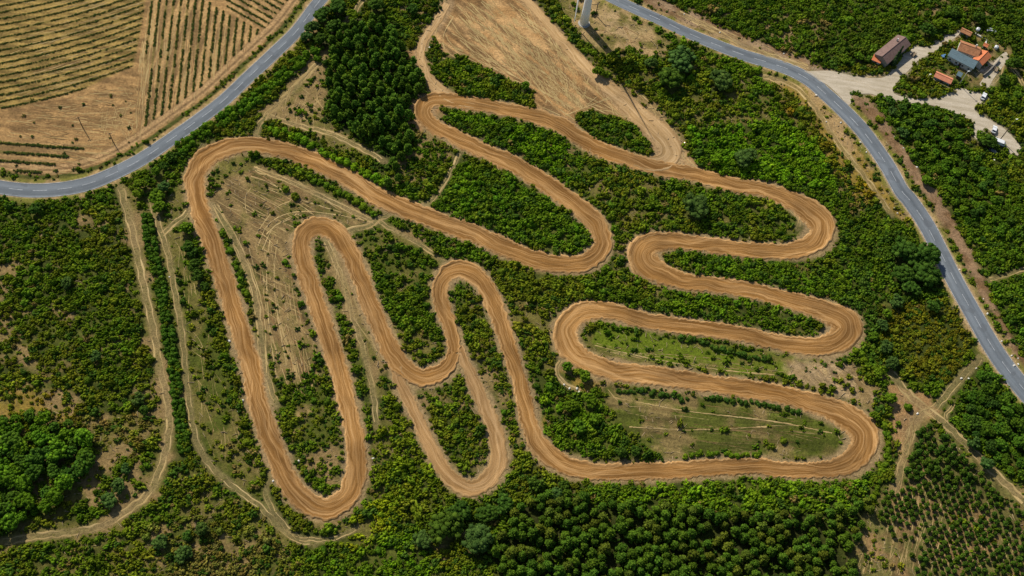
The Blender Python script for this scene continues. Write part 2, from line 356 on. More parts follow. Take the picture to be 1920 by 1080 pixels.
for m, r, st in ((M_A, ro_a, st_h), (M_B, ro_b, st_v), (M_C, ro_c, st_d), (M_D, ro_d, st_h)):
    w = np.cos(2 * math.pi * r)
    c = np.array((0.36, 0.218, 0.088))[None, None] * (0.66 + 0.64 * sstep(0.33, 0.67, st)[..., None])
    g = np.array((0.15, 0.125, 0.03))[None, None]
    if m is M_A:
        c = c * np.array((0.80, 0.87, 0.62))
    u = sstep(0.1, 0.8, w)[..., None] * 0.75
    c = c * (1 - u) + g * u
    fcol = fcol * (1 - m[..., None]) + c * m[..., None]
    rowmask = np.maximum(rowmask, m * w)
GC[:] = GC * (1 - M_FA[..., None]) + fcol * M_FA[..., None]
GD *= (1 - M_FA)
stf = fbm((GX * 0.8 + GY * 1.0) * 1.0, (GX - 0.85 * GY) * 0.12, 2.0, 3, 37)
GC *= (1 + M_FB * 0.75 * (sstep(0.32, 0.68, stf) - 0.5))[..., None]
for m_, st in ((M_S1, st_d), (M_S3, st_h), (M_S5, st_d), (M_PL, st_v)):
    GC *= (1 + m_ * 1.3 * (st - 0.5))[..., None]
mg = (sstep(0.48, 0.62, n4) * np.clip(GD * 1.2 - 0.2, 0, 1))[..., None] * 0.85
GC[:] = GC * (1 - mg) + np.array((0.105, 0.115, 0.018)) * mg
# --- banks and verges
zone([(1190,-30),(1215,-20),(1280,18),(1330,34),(1380,58),(1460,90),(1515,113),(1558,130),(1530,141),(1470,122),(1400,97),(1330,65),(1280,44),(1210,8)], C_BROWN, (0.33,0.22,0.125), 0.06, T_OLIVE, None, 0.6, feather=1.2)
M_BANK = zone([(1596,182),(1625,184),(1662,230),(1692,275),(1732,330),(1762,370),(1792,420),(1822,480),(1862,560),(1902,640),(1960,720),(1960,770),(1885,630),(1838,550),(1797,470),(1757,400),(1715,345),(1676,290),(1640,240),(1605,200)], C_BROWN, (0.28,0.175,0.095), 0.05, T_OLIVE, None, 0.6, feather=1.2)
v = (1 - sstep(0.6, 3.6, D_ROAD + 2.2 * (n2 - 0.5)))
nn = sstep(0.42, 0.58, n2)[..., None]
vc = np.array((0.20, 0.185, 0.035)) * (1 - nn) + np.array((0.40, 0.27, 0.115)) * nn
GC[:] = GC * (1 - v[..., None]) + vc * v[..., None]
GD *= sstep(0.9, 3.2, D_ROAD + 1.6 * (n2 - 0.5))
fb = M_FA * sstep(1.6, 2.3, D_ROAD + 0.8 * (n2 - 0.5)) * (1 - sstep(3.4, 4.3, D_ROAD + 1.2 * (n2 - 0.5)))
GC[:] = GC * (1 - fb[..., None]) + np.array((0.075, 0.082, 0.014)) * fb[..., None]
GD[:] = np.maximum(GD, fb * 0.6)
GZ[:] = GZ * (1 - fb) + 0.5 * fb
fb = M_FA * sstep(4.6, 5.2, D_ROAD + 0.9 * (n2 - 0.5)) * (1 - sstep(8.6, 9.4, D_ROAD + 0.9 * (n2 - 0.5)))
lane = 0.62 + 0.55 * sstep(0.2, 0.9, np.abs(np.cos((D_ROAD - 5.0) * 1.15)))
GC[:] = GC * (1 - fb[..., None]) + np.array((0.38, 0.235, 0.105)) * lane[..., None] * fb[..., None]
v = (1 - sstep(0.0, 0.8, D_ROAD))
GC[:] = GC * (1 - v[..., None]) + np.array((0.42, 0.31, 0.19)) * v[..., None]
# track shoulders: thrown earth
e = 1 - sstep(-0.2, 2.3, np.minimum(D_TRACK, D_FTRACK) + 2.6 * (n2 - 0.45))
GC[:] = GC * (1 - 0.8 * e[..., None]) + np.array((0.36, 0.24, 0.12)) * 0.8 * e[..., None]
GD *= sstep(0.2, 1.5, np.minimum(D_TRACK, D_FTRACK) + 1.6 * (n2 - 0.42))
v = 1 - sstep(-0.3, 0.9, D_PATH + 1.2 * (n2 - 0.5))
GC[:] = GC * (1 - 0.55 * v[..., None]) + np.array((0.27, 0.20, 0.09)) * 0.55 * v[..., None]
GD *= sstep(0.2, 1.3, D_PATH + 0.8 * (n2 - 0.5))
# --- gravel yard
YARD = [(1487,128),(1513,133),(1557,133),(1600,143),(1653,147),(1677,127),(1690,110),(1703,87),(1740,88),(1773,67),(1798,55),(1802,62),(1747,100),(1723,113),(1703,133),(1680,157),(1673,173),(1687,182),(1723,187),(1763,183),(1793,167),(1827,173),(1852,184),(1826,205),(1850,223),(1884,243),(1916,280),(1900,292),(1872,262),(1846,240),(1838,262),(1826,258),(1824,232),(1806,221),(1773,207),(1740,198),(1697,193),(1647,182),(1630,177),(1600,180),(1592,198),(1573,180),(1547,157),(1515,145)]
YARD2 = [(1836,158),(1848,140),(1862,120),(1872,108),(1886,98),(1890,112),(1878,128),(1864,146),(1852,166),(1842,168)]
M_Y = np.maximum(polymask(YARD, 0.5, False), polymask(YARD2, 0.5, False))
yv = np.maximum(polymask(YARD, 3.0), polymask(YARD2, 2.4))
GC[:] = GC * (1 - yv[..., None]) + np.array((0.40, 0.32, 0.21)) * yv[..., None]
GD *= (1 - sstep(0.1, 0.6, yv))
# gardens round the houses
gm = zone([(1745,125),(1800,95),(1840,60),(1900,95),(1860,150),(1830,165),(1790,165),(1750,150)], C_GRASS, C_STRAW, 0.25, T_MID, T_OLIVE, 0.7, k=0.55)
zone([(1790,110),(1835,130),(1870,110),(1880,118),(1850,145),(1820,140)], (0.40,0.33,0.25), C_GRASS, 0.03, k=0.56)


def look(arr, x, y):
    i = np.clip(((x - X0) / GS + 0.5).astype(int), 0, NX - 1); j = np.clip(((y - Y0) / GS + 0.5).astype(int), 0, NY - 1)
    return arr[j, i]


# ------------------------------------------------------------------ materials
def new_mat(name):
    m = bpy.data.materials.new(name); m.use_nodes = True
    b = m.node_tree.nodes['Principled BSDF']
    b.inputs['Roughness'].default_value = 0.9
    b.inputs['Specular IOR Level'].default_value = 0.15
    return m, m.node_tree, b


def nd(t, typ, **kw):
    n = t.nodes.new(typ)
    for k, v_ in kw.items():
        setattr(n, k, v_)
    return n


def mixc(t, fac, a, b, blend='MIX'):
    n = nd(t, 'ShaderNodeMix', data_type='RGBA', blend_type=blend)
    for s, v_ in ((n.inputs['Factor'], fac), (n.inputs['A'], a), (n.inputs['B'], b)):
        if hasattr(v_, 'is_linked'):
            t.links.new(v_, s)
        else:
            s.default_value = v_ if not isinstance(v_, tuple) else (*v_, 1.0)
    return n.outputs['Result']


def noise(t, vec, scale, detail=4, rough=0.6):
    n = nd(t, 'ShaderNodeTexNoise'); n.inputs['Scale'].default_value = scale
    n.inputs['Detail'].default_value = detail; n.inputs['Roughness'].default_value = rough
    if vec is not None:
        t.links.new(vec, n.inputs['Vector'])
    return n.outputs['Fac']


def rng(t, v_, a, b, c, d):
    n = nd(t, 'ShaderNodeMapRange'); t.links.new(v_, n.inputs['Value'])
    for k, x in zip(('From Min', 'From Max', 'To Min', 'To Max'), (a, b, c, d)):
        n.inputs[k].default_value = x
    return n.outputs['Result']


def scalec(t, col, fac):
    n = nd(t, 'ShaderNodeVectorMath', operation='SCALE')
    t.links.new(col, n.inputs[0]); t.links.new(fac, n.inputs['Scale'])
    return n.outputs[0]


def bump(t, b, h, strength, dist):
    n = nd(t, 'ShaderNodeBump'); n.inputs['Strength'].default_value = strength; n.inputs['Distance'].default_value = dist
    t.links.new(h, n.inputs['Height']); t.links.new(n.outputs[0], b.inputs['Normal'])


def simple(name, col, rough=0.8, var=0.2, scale=1.5, spec=0.2, metal=0.0):
    m, t, b = new_mat(name)
    g = nd(t, 'ShaderNodeNewGeometry')
    c = nd(t, 'ShaderNodeRGB'); c.outputs[0].default_value = (*col, 1)
    f = rng(t, noise(t, g.outputs['Position'], scale), 0.3, 0.7, 1 - var, 1 + var)
    t.links.new(scalec(t, c.outputs[0], f), b.inputs['Base Color'])
    b.inputs['Roughness'].default_value = rough
    b.inputs['Specular IOR Level'].default_value = spec
    b.inputs['Metallic'].default_value = metal
    return m


# ground
M_GROUND, t, b = new_mat('ground_soil_and_grass')
g = nd(t, 'ShaderNodeNewGeometry')
a = nd(t, 'ShaderNodeAttribute', attribute_name='soil')
f1 = rng(t, noise(t, g.outputs['Position'], 1.1, 6, 0.75), 0.32, 0.68, 0.55, 1.42)
f2 = rng(t, noise(t, g.outputs['Position'], 0.22, 4), 0.3, 0.7, 0.85, 1.15)
t.links.new(scalec(t, scalec(t, a.outputs['Color'], f1), f2), b.inputs['Base Color'])
bump(t, b, noise(t, g.outputs['Position'], 1.6, 6, 0.75), 0.8, 0.45)

# raced earth: streaks along the track
def track_mat(name, c_dark, c_mid, c_pale, edge, rut=1.0):
    m, t, b = new_mat(name)
    uv = nd(t, 'ShaderNodeUVMap')
    mp = nd(t, 'ShaderNodeMapping'); t.links.new(uv.outputs[0], mp.inputs[0]); mp.inputs['Scale'].default_value = (0.013, 0.46, 1)
    mp2 = nd(t, 'ShaderNodeMapping'); t.links.new(uv.outputs[0], mp2.inputs[0]); mp2.inputs['Scale'].default_value = (0.03, 1.7, 1)
    g = nd(t, 'ShaderNodeNewGeometry')
    def wander(vec, sc_, amp, ofs):
        mo = nd(t, 'ShaderNodeMapping'); t.links.new(g.outputs['Position'], mo.inputs[0]); mo.inputs['Location'].default_value = (ofs, ofs * 2, 0)
        w_ = rng(t, noise(t, mo.outputs[0], sc_, 2, 0.5), 0.3, 0.7, -amp, amp)
        cx = nd(t, 'ShaderNodeCombineXYZ'); t.links.new(w_, cx.inputs[1])
        ad_ = nd(t, 'ShaderNodeVectorMath', operation='ADD'); t.links.new(vec, ad_.inputs[0]); t.links.new(cx.outputs[0], ad_.inputs[1])
        return ad_.outputs[0]
    s1 = noise(t, wander(mp.outputs[0], 0.035, 1.1, 3.0), 1.0, 3, 0.6)
    s2 = noise(t, wander(mp2.outputs[0], 0.05, 2.6, 41.0), 1.0, 4, 0.65)
    mp3 = nd(t, 'ShaderNodeMapping'); t.links.new(uv.outputs[0], mp3.inputs[0]); mp3.inputs['Scale'].default_value = (0.04, 1.2, 1); mp3.inputs['Location'].default_value = (9, 5, 0)
    s3 = noise(t, wander(mp3.outputs[0], 0.045, 2.4, 88.0), 1.0, 3, 0.6)
    c = mixc(t, rng(t, s1, 0.40, 0.58, 0, 1), c_dark, c_mid)
    c = mixc(t, rng(t, s1, 0.56, 0.70, 0, 0.75), c, c_pale)
    c = mixc(t, rng(t, s2, 0.46, 0.70, 0, 0.8), c, c_pale)
    c = mixc(t, rng(t, s3, 0.57, 0.68, 0, 0.55), c, c_dark)
    ea = nd(t, 'ShaderNodeAttribute', attribute_name='edge')
    n4 = noise(t, g.outputs['Position'], 0.9, 5, 0.7)
    ef = nd(t, 'ShaderNodeMath', operation='MULTIPLY'); t.links.new(ea.outputs['Fac'], ef.inputs[0]); t.links.new(rng(t, n4, 0.35, 0.6, 0.0, 1.0), ef.inputs[1])
    c = mixc(t, ef.outputs[0], c, edge)
    c = scalec(t, c, rng(t, noise(t, g.outputs['Position'], 2.6, 4, 0.7), 0.3, 0.7, 0.84, 1.16))
    c = scalec(t, c, rng(t, noise(t, g.outputs['Position'], 0.05, 3), 0.35, 0.65, 0.76, 1.2))
    t.links.new(c, b.inputs['Base Color'])
    ad = nd(t, 'ShaderNodeMath', operation='ADD'); t.links.new(s2, ad.inputs[0]); t.links.new(s1, ad.inputs[1])
    bump(t, b, ad.outputs[0], 0.55 * rut, 0.4)
    return m


M_TRACK = track_mat('raced_orange_earth', (0.190, 0.088, 0.021), (0.300, 0.148, 0.041), (0.56, 0.33, 0.137), (0.54, 0.335, 0.15))
M_DUST = track_mat('dusty_pale_earth', (0.29, 0.16, 0.058), (0.42, 0.245, 0.10), (0.60, 0.385, 0.19), (0.36, 0.235, 0.10))
M_RUT = track_mat('wheel_rut_earth', (0.34, 0.235, 0.09), (0.44, 0.315, 0.135), (0.56, 0.42, 0.21), (0.38, 0.275, 0.115))
M_RUTD = track_mat('dark_furrow_earth', (0.17, 0.095, 0.038), (0.24, 0.14, 0.058), (0.31, 0.19, 0.08), (0.24, 0.14, 0.06))

M_ASPH, t, b = new_mat('grey_asphalt')
g = nd(t, 'ShaderNodeNewGeometry'); uv = nd(t, 'ShaderNodeUVMap')
mp = nd(t, 'ShaderNodeMapping'); t.links.new(uv.outputs[0], mp.inputs[0]); mp.inputs['Scale'].default_value = (0.03, 0.9, 1)
c = mixc(t, rng(t, noise(t, mp.outputs[0], 1.0, 4), 0.3, 0.7, 0, 1), (0.125, 0.145, 0.165), (0.185, 0.205, 0.226))
c = scalec(t, c, rng(t, noise(t, g.outputs['Position'], 2.5, 5, 0.8), 0.3, 0.7, 0.86, 1.14))
c = scalec(t, c, rng(t, noise(t, g.outputs['Position'], 0.08, 3), 0.35, 0.65, 0.9, 1.1))
pn = noise(t, g.outputs['Position'], 0.16, 2, 0.4)
c = mixc(t, rng(t, pn, 0.60, 0.63, 0, 0.45), c, (0.105, 0.115, 0.128))
mc = nd(t, 'ShaderNodeMapping'); t.links.new(uv.outputs[0], mc.inputs[0]); mc.inputs['Scale'].default_value = (0.0, 0.42, 1)
c = scalec(t, c, rng(t, noise(t, mc.outputs[0], 1.0, 1), 0.4, 0.6, 0.88, 1.1))
t.links.new(c, b.inputs['Base Color']); b.inputs['Roughness'].default_value = 0.8
M_PAINT = simple('worn_white_road_paint', (0.42, 0.44, 0.46), 0.7, 0.4, 1.2)

M_GRAV, t, b = new_mat('pale_gravel')
g = nd(t, 'ShaderNodeNewGeometry')
mp = nd(t, 'ShaderNodeMapping'); t.links.new(g.outputs['Position'], mp.inputs[0]); mp.inputs['Rotation'].default_value = (0, 0, 0.35); mp.inputs['Scale'].default_value = (0.12, 0.7, 1)
c = mixc(t, rng(t, noise(t, mp.outputs[0], 1.0, 5, 0.65), 0.35, 0.65, 0, 1), (0.40, 0.335, 0.235), (0.56, 0.48, 0.37))
c = scalec(t, c, rng(t, noise(t, g.outputs['Position'], 2.0, 5, 0.75), 0.3, 0.7, 0.82, 1.15))
t.links.new(c, b.inputs['Base Color'])
bump(t, b, noise(t, g.outputs['Position'], 2.0, 5, 0.75), 0.5, 0.15)


def leaf_mat(name, inst):
    m, t, b = new_mat(name)
    if inst:
        a = nd(t, 'ShaderNodeAttribute', attribute_name='tint', attribute_type='INSTANCER'); col = a.outputs['Color']
        rnd = None
    else:
        oi = nd(t, 'ShaderNodeObjectInfo'); col = oi.outputs['Color']
    s = nd(t, 'ShaderNodeAttribute', attribute_name='shade')
    c = scalec(t, col, rng(t, s.outputs['Fac'], 0, 1, 0.45, 1.7))
    g = nd(t, 'ShaderNodeNewGeometry')
    c2 = mixc(t, rng(t, noise(t, g.outputs['Position'], 0.9, 3), 0.42, 0.68, 0, 0.55), c, scalec(t, c, rng(t, s.outputs['Fac'], 0, 1, 0.5, 0.9)))
    hs = nd(t, 'ShaderNodeHueSaturation'); t.links.new(c2, hs.inputs['Color'])
    t.links.new(rng(t, s.outputs['Fac'], 0, 1, 0.515, 0.485), hs.inputs['Hue'])
    t.links.new(hs.outputs[0], b.inputs['Base Color'])
    b.inputs['Roughness'].default_value = 0.8
    b.inputs['Specular IOR Level'].default_value = 0.04
    return m


M_LEAF = leaf_mat('leaves', False)
M_SCRUB = leaf_mat('scrub_leaves', True)
M_BARK = simple('bark', (0.10, 0.07, 0.045), 0.9, 0.35, 4)
M_WOODP = simple('dark_weathered_pole', (0.05, 0.042, 0.033), 0.9, 0.3, 3)
M_STONE = simple('pale_stone', (0.66, 0.62, 0.55), 0.85, 0.2, 2)
M_DEAD = simple('dead_branches', (0.44, 0.33, 0.19), 0.9, 0.35, 1)


# ------------------------------------------------------------------ mesh helpers
def mesh_np(name, V, Fc, mat=None, smooth=False, attrs=None, uv=None):
    me = bpy.data.meshes.new(name)
    V = np.asarray(V, np.float32); Fc = np.asarray(Fc, np.int32)
    k = Fc.shape[1]
    me.vertices.add(len(V)); me.vertices.foreach_set('co', V.ravel())
    me.loops.add(Fc.size); me.loops.foreach_set('vertex_index', Fc.ravel())
    me.polygons.add(len(Fc))
    me.polygons.foreach_set('loop_start', np.arange(0, Fc.size, k, dtype=np.int32))
    me.polygons.foreach_set('loop_total', np.full(len(Fc), k, np.int32))
    if smooth:
        me.polygons.foreach_set('use_smooth', np.ones(len(Fc), bool))
    me.update(calc_edges=True)
    for an, (typ, data) in (attrs or {}).items():
        at_ = me.attributes.new(an, typ, 'POINT')
        at_.data.foreach_set('color' if typ == 'FLOAT_COLOR' else ('vector' if typ == 'FLOAT_VECTOR' else 'value'), np.asarray(data, np.float32).ravel())
    if uv is not None:
        l = me.uv_layers.new(name='UVMap')
        l.data.foreach_set('uv', np.asarray(uv, np.float32)[Fc.ravel()].ravel())
    if mat:
        me.materials.append(mat)
    return me


def link(name, me, parent=None):
    o = bpy.data.objects.new(name, me); COL.objects.link(o)
    if parent:
        o.parent = parent
    return o


def tag(o, label=None, cat=None, group=None, kind=None):
    if label: o['label'] = label
    if cat: o['category'] = cat
    if group: o['group'] = group
    if kind: o['kind'] = kind
    return o


def grid_faces(r, c):
    i = np.arange((r - 1) * c).reshape(r - 1, c)[:, :-1].ravel()
    return np.stack([i, i + 1, i + c + 1, i + c], 1)


class MB:
    """collects boxes, prisms and tubes in one mesh (quads and tris through bmesh)"""
    def __init__(s): s.bm = bmesh.new()
    def box(s, c, d, rz=0.0, bevel=0.0):
        r = bmesh.ops.create_cube(s.bm, size=1.0)
        M = Matrix.Translation(Vector(c)) @ Matrix.Rotation(rz, 4, 'Z') @ Matrix.Diagonal((*d, 1))
        bmesh.ops.transform(s.bm, matrix=M, verts=r['verts'])
        if bevel:
            es = {e for v_ in r['verts'] for e in v_.link_edges}
            bmesh.ops.bevel(s.bm, geom=list(es), offset=bevel, segments=2, affect='EDGES')
        return s
    def tube(s, pts, rads, n=10, caps=True):
        rings = []
        pts = [Vector(p) for p in pts]
        for i, p in enumerate(pts):
            d = (pts[min(i + 1, len(pts) - 1)] - pts[max(i - 1, 0)]).normalized()
            q = d.to_track_quat('Z', 'Y')
            rings.append([s.bm.verts.new(p + q @ Vector((rads[i] * math.cos(2 * math.pi * k / n), rads[i] * math.sin(2 * math.pi * k / n), 0))) for k in range(n)])
        for a, b_ in zip(rings, rings[1:]):
            for k in range(n):
                s.bm.faces.new((a[k], a[(k + 1) % n], b_[(k + 1) % n], b_[k]))
        if caps:
            s.bm.faces.new(rings[0][::-1]); s.bm.faces.new(rings[-1])
        return s
    def poly(s, pts):
        s.bm.faces.new([s.bm.verts.new(p) for p in pts]); return s
    def prism(s, poly, ax, lo, hi):
        """outline in two axes pushed along the third (ax = 0 x, 1 y, 2 z)"""
        def P(p, h):
            q = list(p); q.insert(ax, h); return q
        a = [s.bm.verts.new(P(p, lo)) for p in poly]; b_ = [s.bm.verts.new(P(p, hi)) for p in poly]
        n = len(poly)
        for k in range(n):
            s.bm.faces.new((a[k], a[(k + 1) % n], b_[(k + 1) % n], b_[k]))
        s.bm.faces.new(a[::-1]); s.bm.faces.new(b_)
        return s
    def build(s, name, mat, parent=None, smooth=False):
        bmesh.ops.recalc_face_normals(s.bm, faces=s.bm.faces)
        me = bpy.data.meshes.new(name); s.bm.to_mesh(me); s.bm.free()
        if smooth:
            me.polygons.foreach_set('use_smooth', [True] * len(me.polygons))
        me.materials.append(mat)
        return link(name, me, parent)


def empty(name, loc, rz=0.0):
    o = bpy.data.objects.new(name, None); COL.objects.link(o)
    o.location = loc; o.rotation_euler = (0, 0, rz); o.empty_display_size = 0.5
    return o


def copy_tree(o, parent=None):
    c = o.copy(); COL.objects.link(c)
    if parent: c.parent = parent
    for ch in o.children:
        copy_tree(ch, c)
    return c


# ------------------------------------------------------------------ ground sheet
def ext(a, sgn):
    s, out, p = GS, [], a
    while abs(p - a) < 4500:
        s *= 1.35; p += sgn * s; out.append(p)
    return out


ex0 = ext(gx[0], -1)[::-1]; ex1 = ext(gx[-1], 1); ey0 = ext(gy[0], -1)[::-1]; ey1 = ext(gy[-1], 1)
fx = np.r_[ex0, gx, ex1]; fy = np.r_[ey0, gy, ey1]
FX, FY = np.meshgrid(fx, fy)
near = np.minimum.reduce([D_TRACK, D_ROAD, D_FTRACK, D_PATH])
rough = 0.22 * (fbm(GX, GY, 2.4, 3, 61) - 0.5) * sstep(0.3, 2.0, near)
Zf = hgt(GX, GY) + rough + 0.10 * rowmask * sstep(0.3, 2.0, near) + 0.28 * (M_FB * (stf - 0.5) + M_S1 * (st_d - 0.5) * 0.7) * sstep(0.1, 1.2, near)
Zf += 0.5 * M_BANK * (n2 + 0.3) * sstep(1.5, 4, D_ROAD)
Zf -= M_Y * 0.12
FZ = hgt(FX, FY) - 0.0 * FX
ja, ia = len(ey0), len(ex0)
FZ[ja:ja + NY, ia:ia + NX] = Zf
FC = np.empty((len(fy), len(fx), 4), np.float32); FC[..., 3] = 1
ou = sstep(0.45, 0.6, fbm(FX, FY, 40, 3, 3))[..., None]
FC[..., :3] = np.array(C_DKGRASS) * (1 - 0.5 * ou) + np.array(C_STRAW) * 0.5 * ou
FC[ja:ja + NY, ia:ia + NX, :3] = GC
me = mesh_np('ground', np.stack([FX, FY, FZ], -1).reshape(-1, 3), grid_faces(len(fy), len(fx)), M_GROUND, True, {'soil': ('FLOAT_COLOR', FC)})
tag(link('ground', me), kind='structure')


# ------------------------------------------------------------------ ribbons laid on the ground
def ribbon(line, nc=12, lift=0.1, berm=0.0, rut=0.0, ragged=1.5, step=3.0, seed=0, vs=1.0, edge_w=0.22, bend=0.0):
    """a strip between the two traced edges, nc cells across; uv in metres; edge = 1 along its rims"""
    L = catmull(line, step)
    d = np.gradient(L[:, :2], axis=0); d /= np.linalg.norm(d, axis=1)[:, None] + 1e-9
    nrm = np.stack([-d[:, 1], d[:, 0]], 1)
    s = np.r_[0, np.cumsum(np.linalg.norm(np.diff(L[:, :2], axis=0), axis=1))]
    ang = np.unwrap(np.arctan2(d[:, 1], d[:, 0])); curv = np.gradient(ang) / (np.gradient(s) + 1e-9)
    ker = np.hanning(15); ker /= ker.sum()
    curv = np.convolve(np.pad(curv, 7, 'edge'), ker, 'valid')
    wob = lambda k: ragged * (fbm(s, s * 0 + 3.1 * k, 22, 3, seed + k) - 0.5) * 2 + ragged * 0.8 * (vnoise(s / 4, s * 0 + k, seed + 9 + k) - 0.5) * 2
    v = np.linspace(0, 1, nc + 1)
    hw = (2 * v - 1)[None] * L[:, 2:3] / 2 - wob(1)[:, None] * sstep(0.45, 0.0, v)[None] + wob(2)[:, None] * sstep(0.55, 1.0, v)[None]
    Q = L[:, None, :2] + nrm[:, None, :] * hw[..., None]
    P = at(Q[..., 0], Q[..., 1])
    wid = np.linalg.norm(P[:, -1] - P[:, 0], axis=1)
    mid = P[:, nc // 2]; sm = np.r_[0, np.cumsum(np.linalg.norm(np.diff(mid, axis=0), axis=1))]
    U = np.repeat(sm[:, None], nc + 1, 1); V = (v - 0.5)[None] * wid[:, None] + 40.0 * seed
    z = hgt(P[..., 0], P[..., 1]) + lift
    x = np.abs(2 * v - 1)[None]
    side = np.sign(v - 0.5)[None] * np.sign(curv)[:, None]
    out = 0.55 + 0.45 * np.clip(-side * np.abs(curv)[:, None] * 60 * (1 if bend else 0), -0.8, 1.8)
    z = z + berm * sstep(0.55, 0.84, x) * out - (berm * out + lift + 0.04) * sstep(0.84, 1.0, x)
    if rut:
        z = z + rut * (fbm(U * 0.03 * vs, V * 1.5, 1.0, 3, seed + 5) - 0.5) * 2 * (1 - sstep(0.75, 1, x))
    P[..., 2] = z
    E = np.broadcast_to(sstep(1 - edge_w * 1.6, 1.0, x), z.shape)
    r = P.shape[0]
    return P.reshape(-1, 3), grid_faces(r, nc + 1), np.stack([U, V], -1).reshape(-1, 2), E.ravel()


def strip_object(name, ribs, mat):
    Vs, Fs, Us, Es, o = [], [], [], [], 0
    for V, Fc, U, E in ribs:
        Vs.append(V); Fs.append(Fc + o); Us.append(U); Es.append(E); o += len(V)
    me = mesh_np(name, np.vstack(Vs), np.vstack(Fs), mat, True, {'edge': ('FLOAT', np.concatenate(Es))}, np.vstack(Us))
    return tag(link(name, me), kind='structure')


strip_object('dirt_track', [ribbon(TRACK, 26, 0.16, 0.34, 0.09, 2.8, 2.5, 1, bend=1)], M_TRACK)
strip_object('dirt_track_spur', [ribbon(LOOP, 18, 0.11, 0.2, 0.14, 2.6, 2.5, 2, bend=1)], M_DUST)
M_LANE = track_mat('worn_field_lane', (0.36, 0.22, 0.09), (0.47, 0.30, 0.14), (0.62, 0.43, 0.23), (0.25, 0.145, 0.058), 0.7)
strip_object('field_track', [ribbon(FIELD_L, 12, 0.09, 0.15, 0.08, 1.2, 2.5, 3), ribbon(FIELD_R, 18, 0.10, 0.22, 0.10, 1.4, 2.5, 4)], M_LANE)
strip_object('road', [ribbon(ROAD_L, 6, 0.12, 0, 0, 0.25, 4, 5), ribbon(ROAD_R, 6, 0.12, 0, 0, 0.25, 4, 6)], M_ASPH)


def offset_line(line, off, w):
    L = catmull(line, 4.0)
    d = np.gradient(L[:, :2], axis=0); d /= np.linalg.norm(d, axis=1)[:, None]
    q = L[:, :2] + np.stack([-d[:, 1], d[:, 0]], 1) * off
    return [(x, y, w) for x, y in q]


marks = []
for ln in (ROAD_L, ROAD_R):
    L = catmull(ln, 1.0); s = np.r_[0, np.cumsum(np.linalg.norm(np.diff(at(L[:, 0], L[:, 1]), axis=0), axis=1))]
    p = 2.0
    while p < s[-1] - 5:
        q = np.interp(np.linspace(p, p + 5.2, 4), s, np.arange(len(L)))
        pts = [(np.interp(k, np.arange(len(L)), L[:, 0]), np.interp(k, np.arange(len(L)), L[:, 1]), 0.75) for k in q]
        marks.append(ribbon(pts, 1, 0.145, 0, 0, 0.08, 2.0, 7))
        p += 9.0 if ln is ROAD_L else 10.0
o_ = [m for m in marks]
for V, *_r in o_:
    V[:, 2] = hgt(V[:, 0], V[:, 1]) + 0.145
rims = []
for ln, off in ((ROAD_L, 0.44), (ROAD_L, -0.44), (ROAD_R, 0.45), (ROAD_R, -0.45)):
    L = catmull(ln, 4.0)
    d = np.gradient(L[:, :2], axis=0); d /= np.linalg.norm(d, axis=1)[:, None]
    q = L[:, :2] + np.stack([-d[:, 1], d[:, 0]], 1) * (L[:, 2] * off)[:, None]
    r = ribbon([(x, y, 0.55) for x, y in q[::3]], 1, 0.14, 0, 0, 0.25, 4, 8)
    r[0][:, 2] = hgt(r[0][:, 0], r[0][:, 1]) + 0.14
    rims.append(r)
strip_object('road_markings', marks + rims, M_PAINT)

ruts = []
for i, (k, (pts, spread, rw)) in enumerate(PATHS.items()):
    for sg in (-1, 1):
        q = offset_line(pts, sg * spread / 2, rw)
        n = len(q)
        q = [(x + 1.2 * math.sin(j * 0.7 + i), y + 1.2 * math.cos(j * 0.9 + i * 2), w * max(0.12, 1.9 * float(vnoise(np.array([j * 0.22]), np.array([i * 3.0 + sg]), 5)[0]) - 0.22)) for j, (x, y, w) in enumerate(q)][::3]
        if len(q) > 2:
            ruts.append(ribbon(q, 3, 0.05, 0.02, 0, 0.5, 3, 20 + i))
strip_object('dirt_path', ruts, M_RUT)

# gravel yard
bm = bmesh.new()
for k_, pl_ in enumerate((YARD, YARD2)):
    Yc = catmull([(*p,) for p in pl_] + [pl_[0]], 5)[:-1]
    Yw = at(Yc[:, 0], Yc[:, 1])
    bm.faces.new([bm.verts.new((p[0], p[1], 0.0)) for p in Yw])
bmesh.ops.triangulate(bm, faces=bm.faces[:])
for _ in range(3):
    le = [e for e in bm.edges if e.calc_length() > 4.0]
    if le:
        bmesh.ops.subdivide_edges(bm, edges=le, cuts=1)
        bmesh.ops.triangulate(bm, faces=bm.faces[:])
for v_ in bm.verts:
    v_.co.z = float(hgt(v_.co.x, v_.co.y)) + 0.06
bmesh.ops.recalc_face_normals(bm, faces=bm.faces)
for f_ in bm.faces:
    if f_.normal.z < 0: f_.normal_flip()
me = bpy.data.meshes.new('gravel_yard'); bm.to_mesh(me); bm.free(); me.materials.append(M_GRAV)
tag(link('gravel_yard', me), kind='structure')

# furrows and tyre lines scored in the bare earth
lines_p, lines_d = [], []


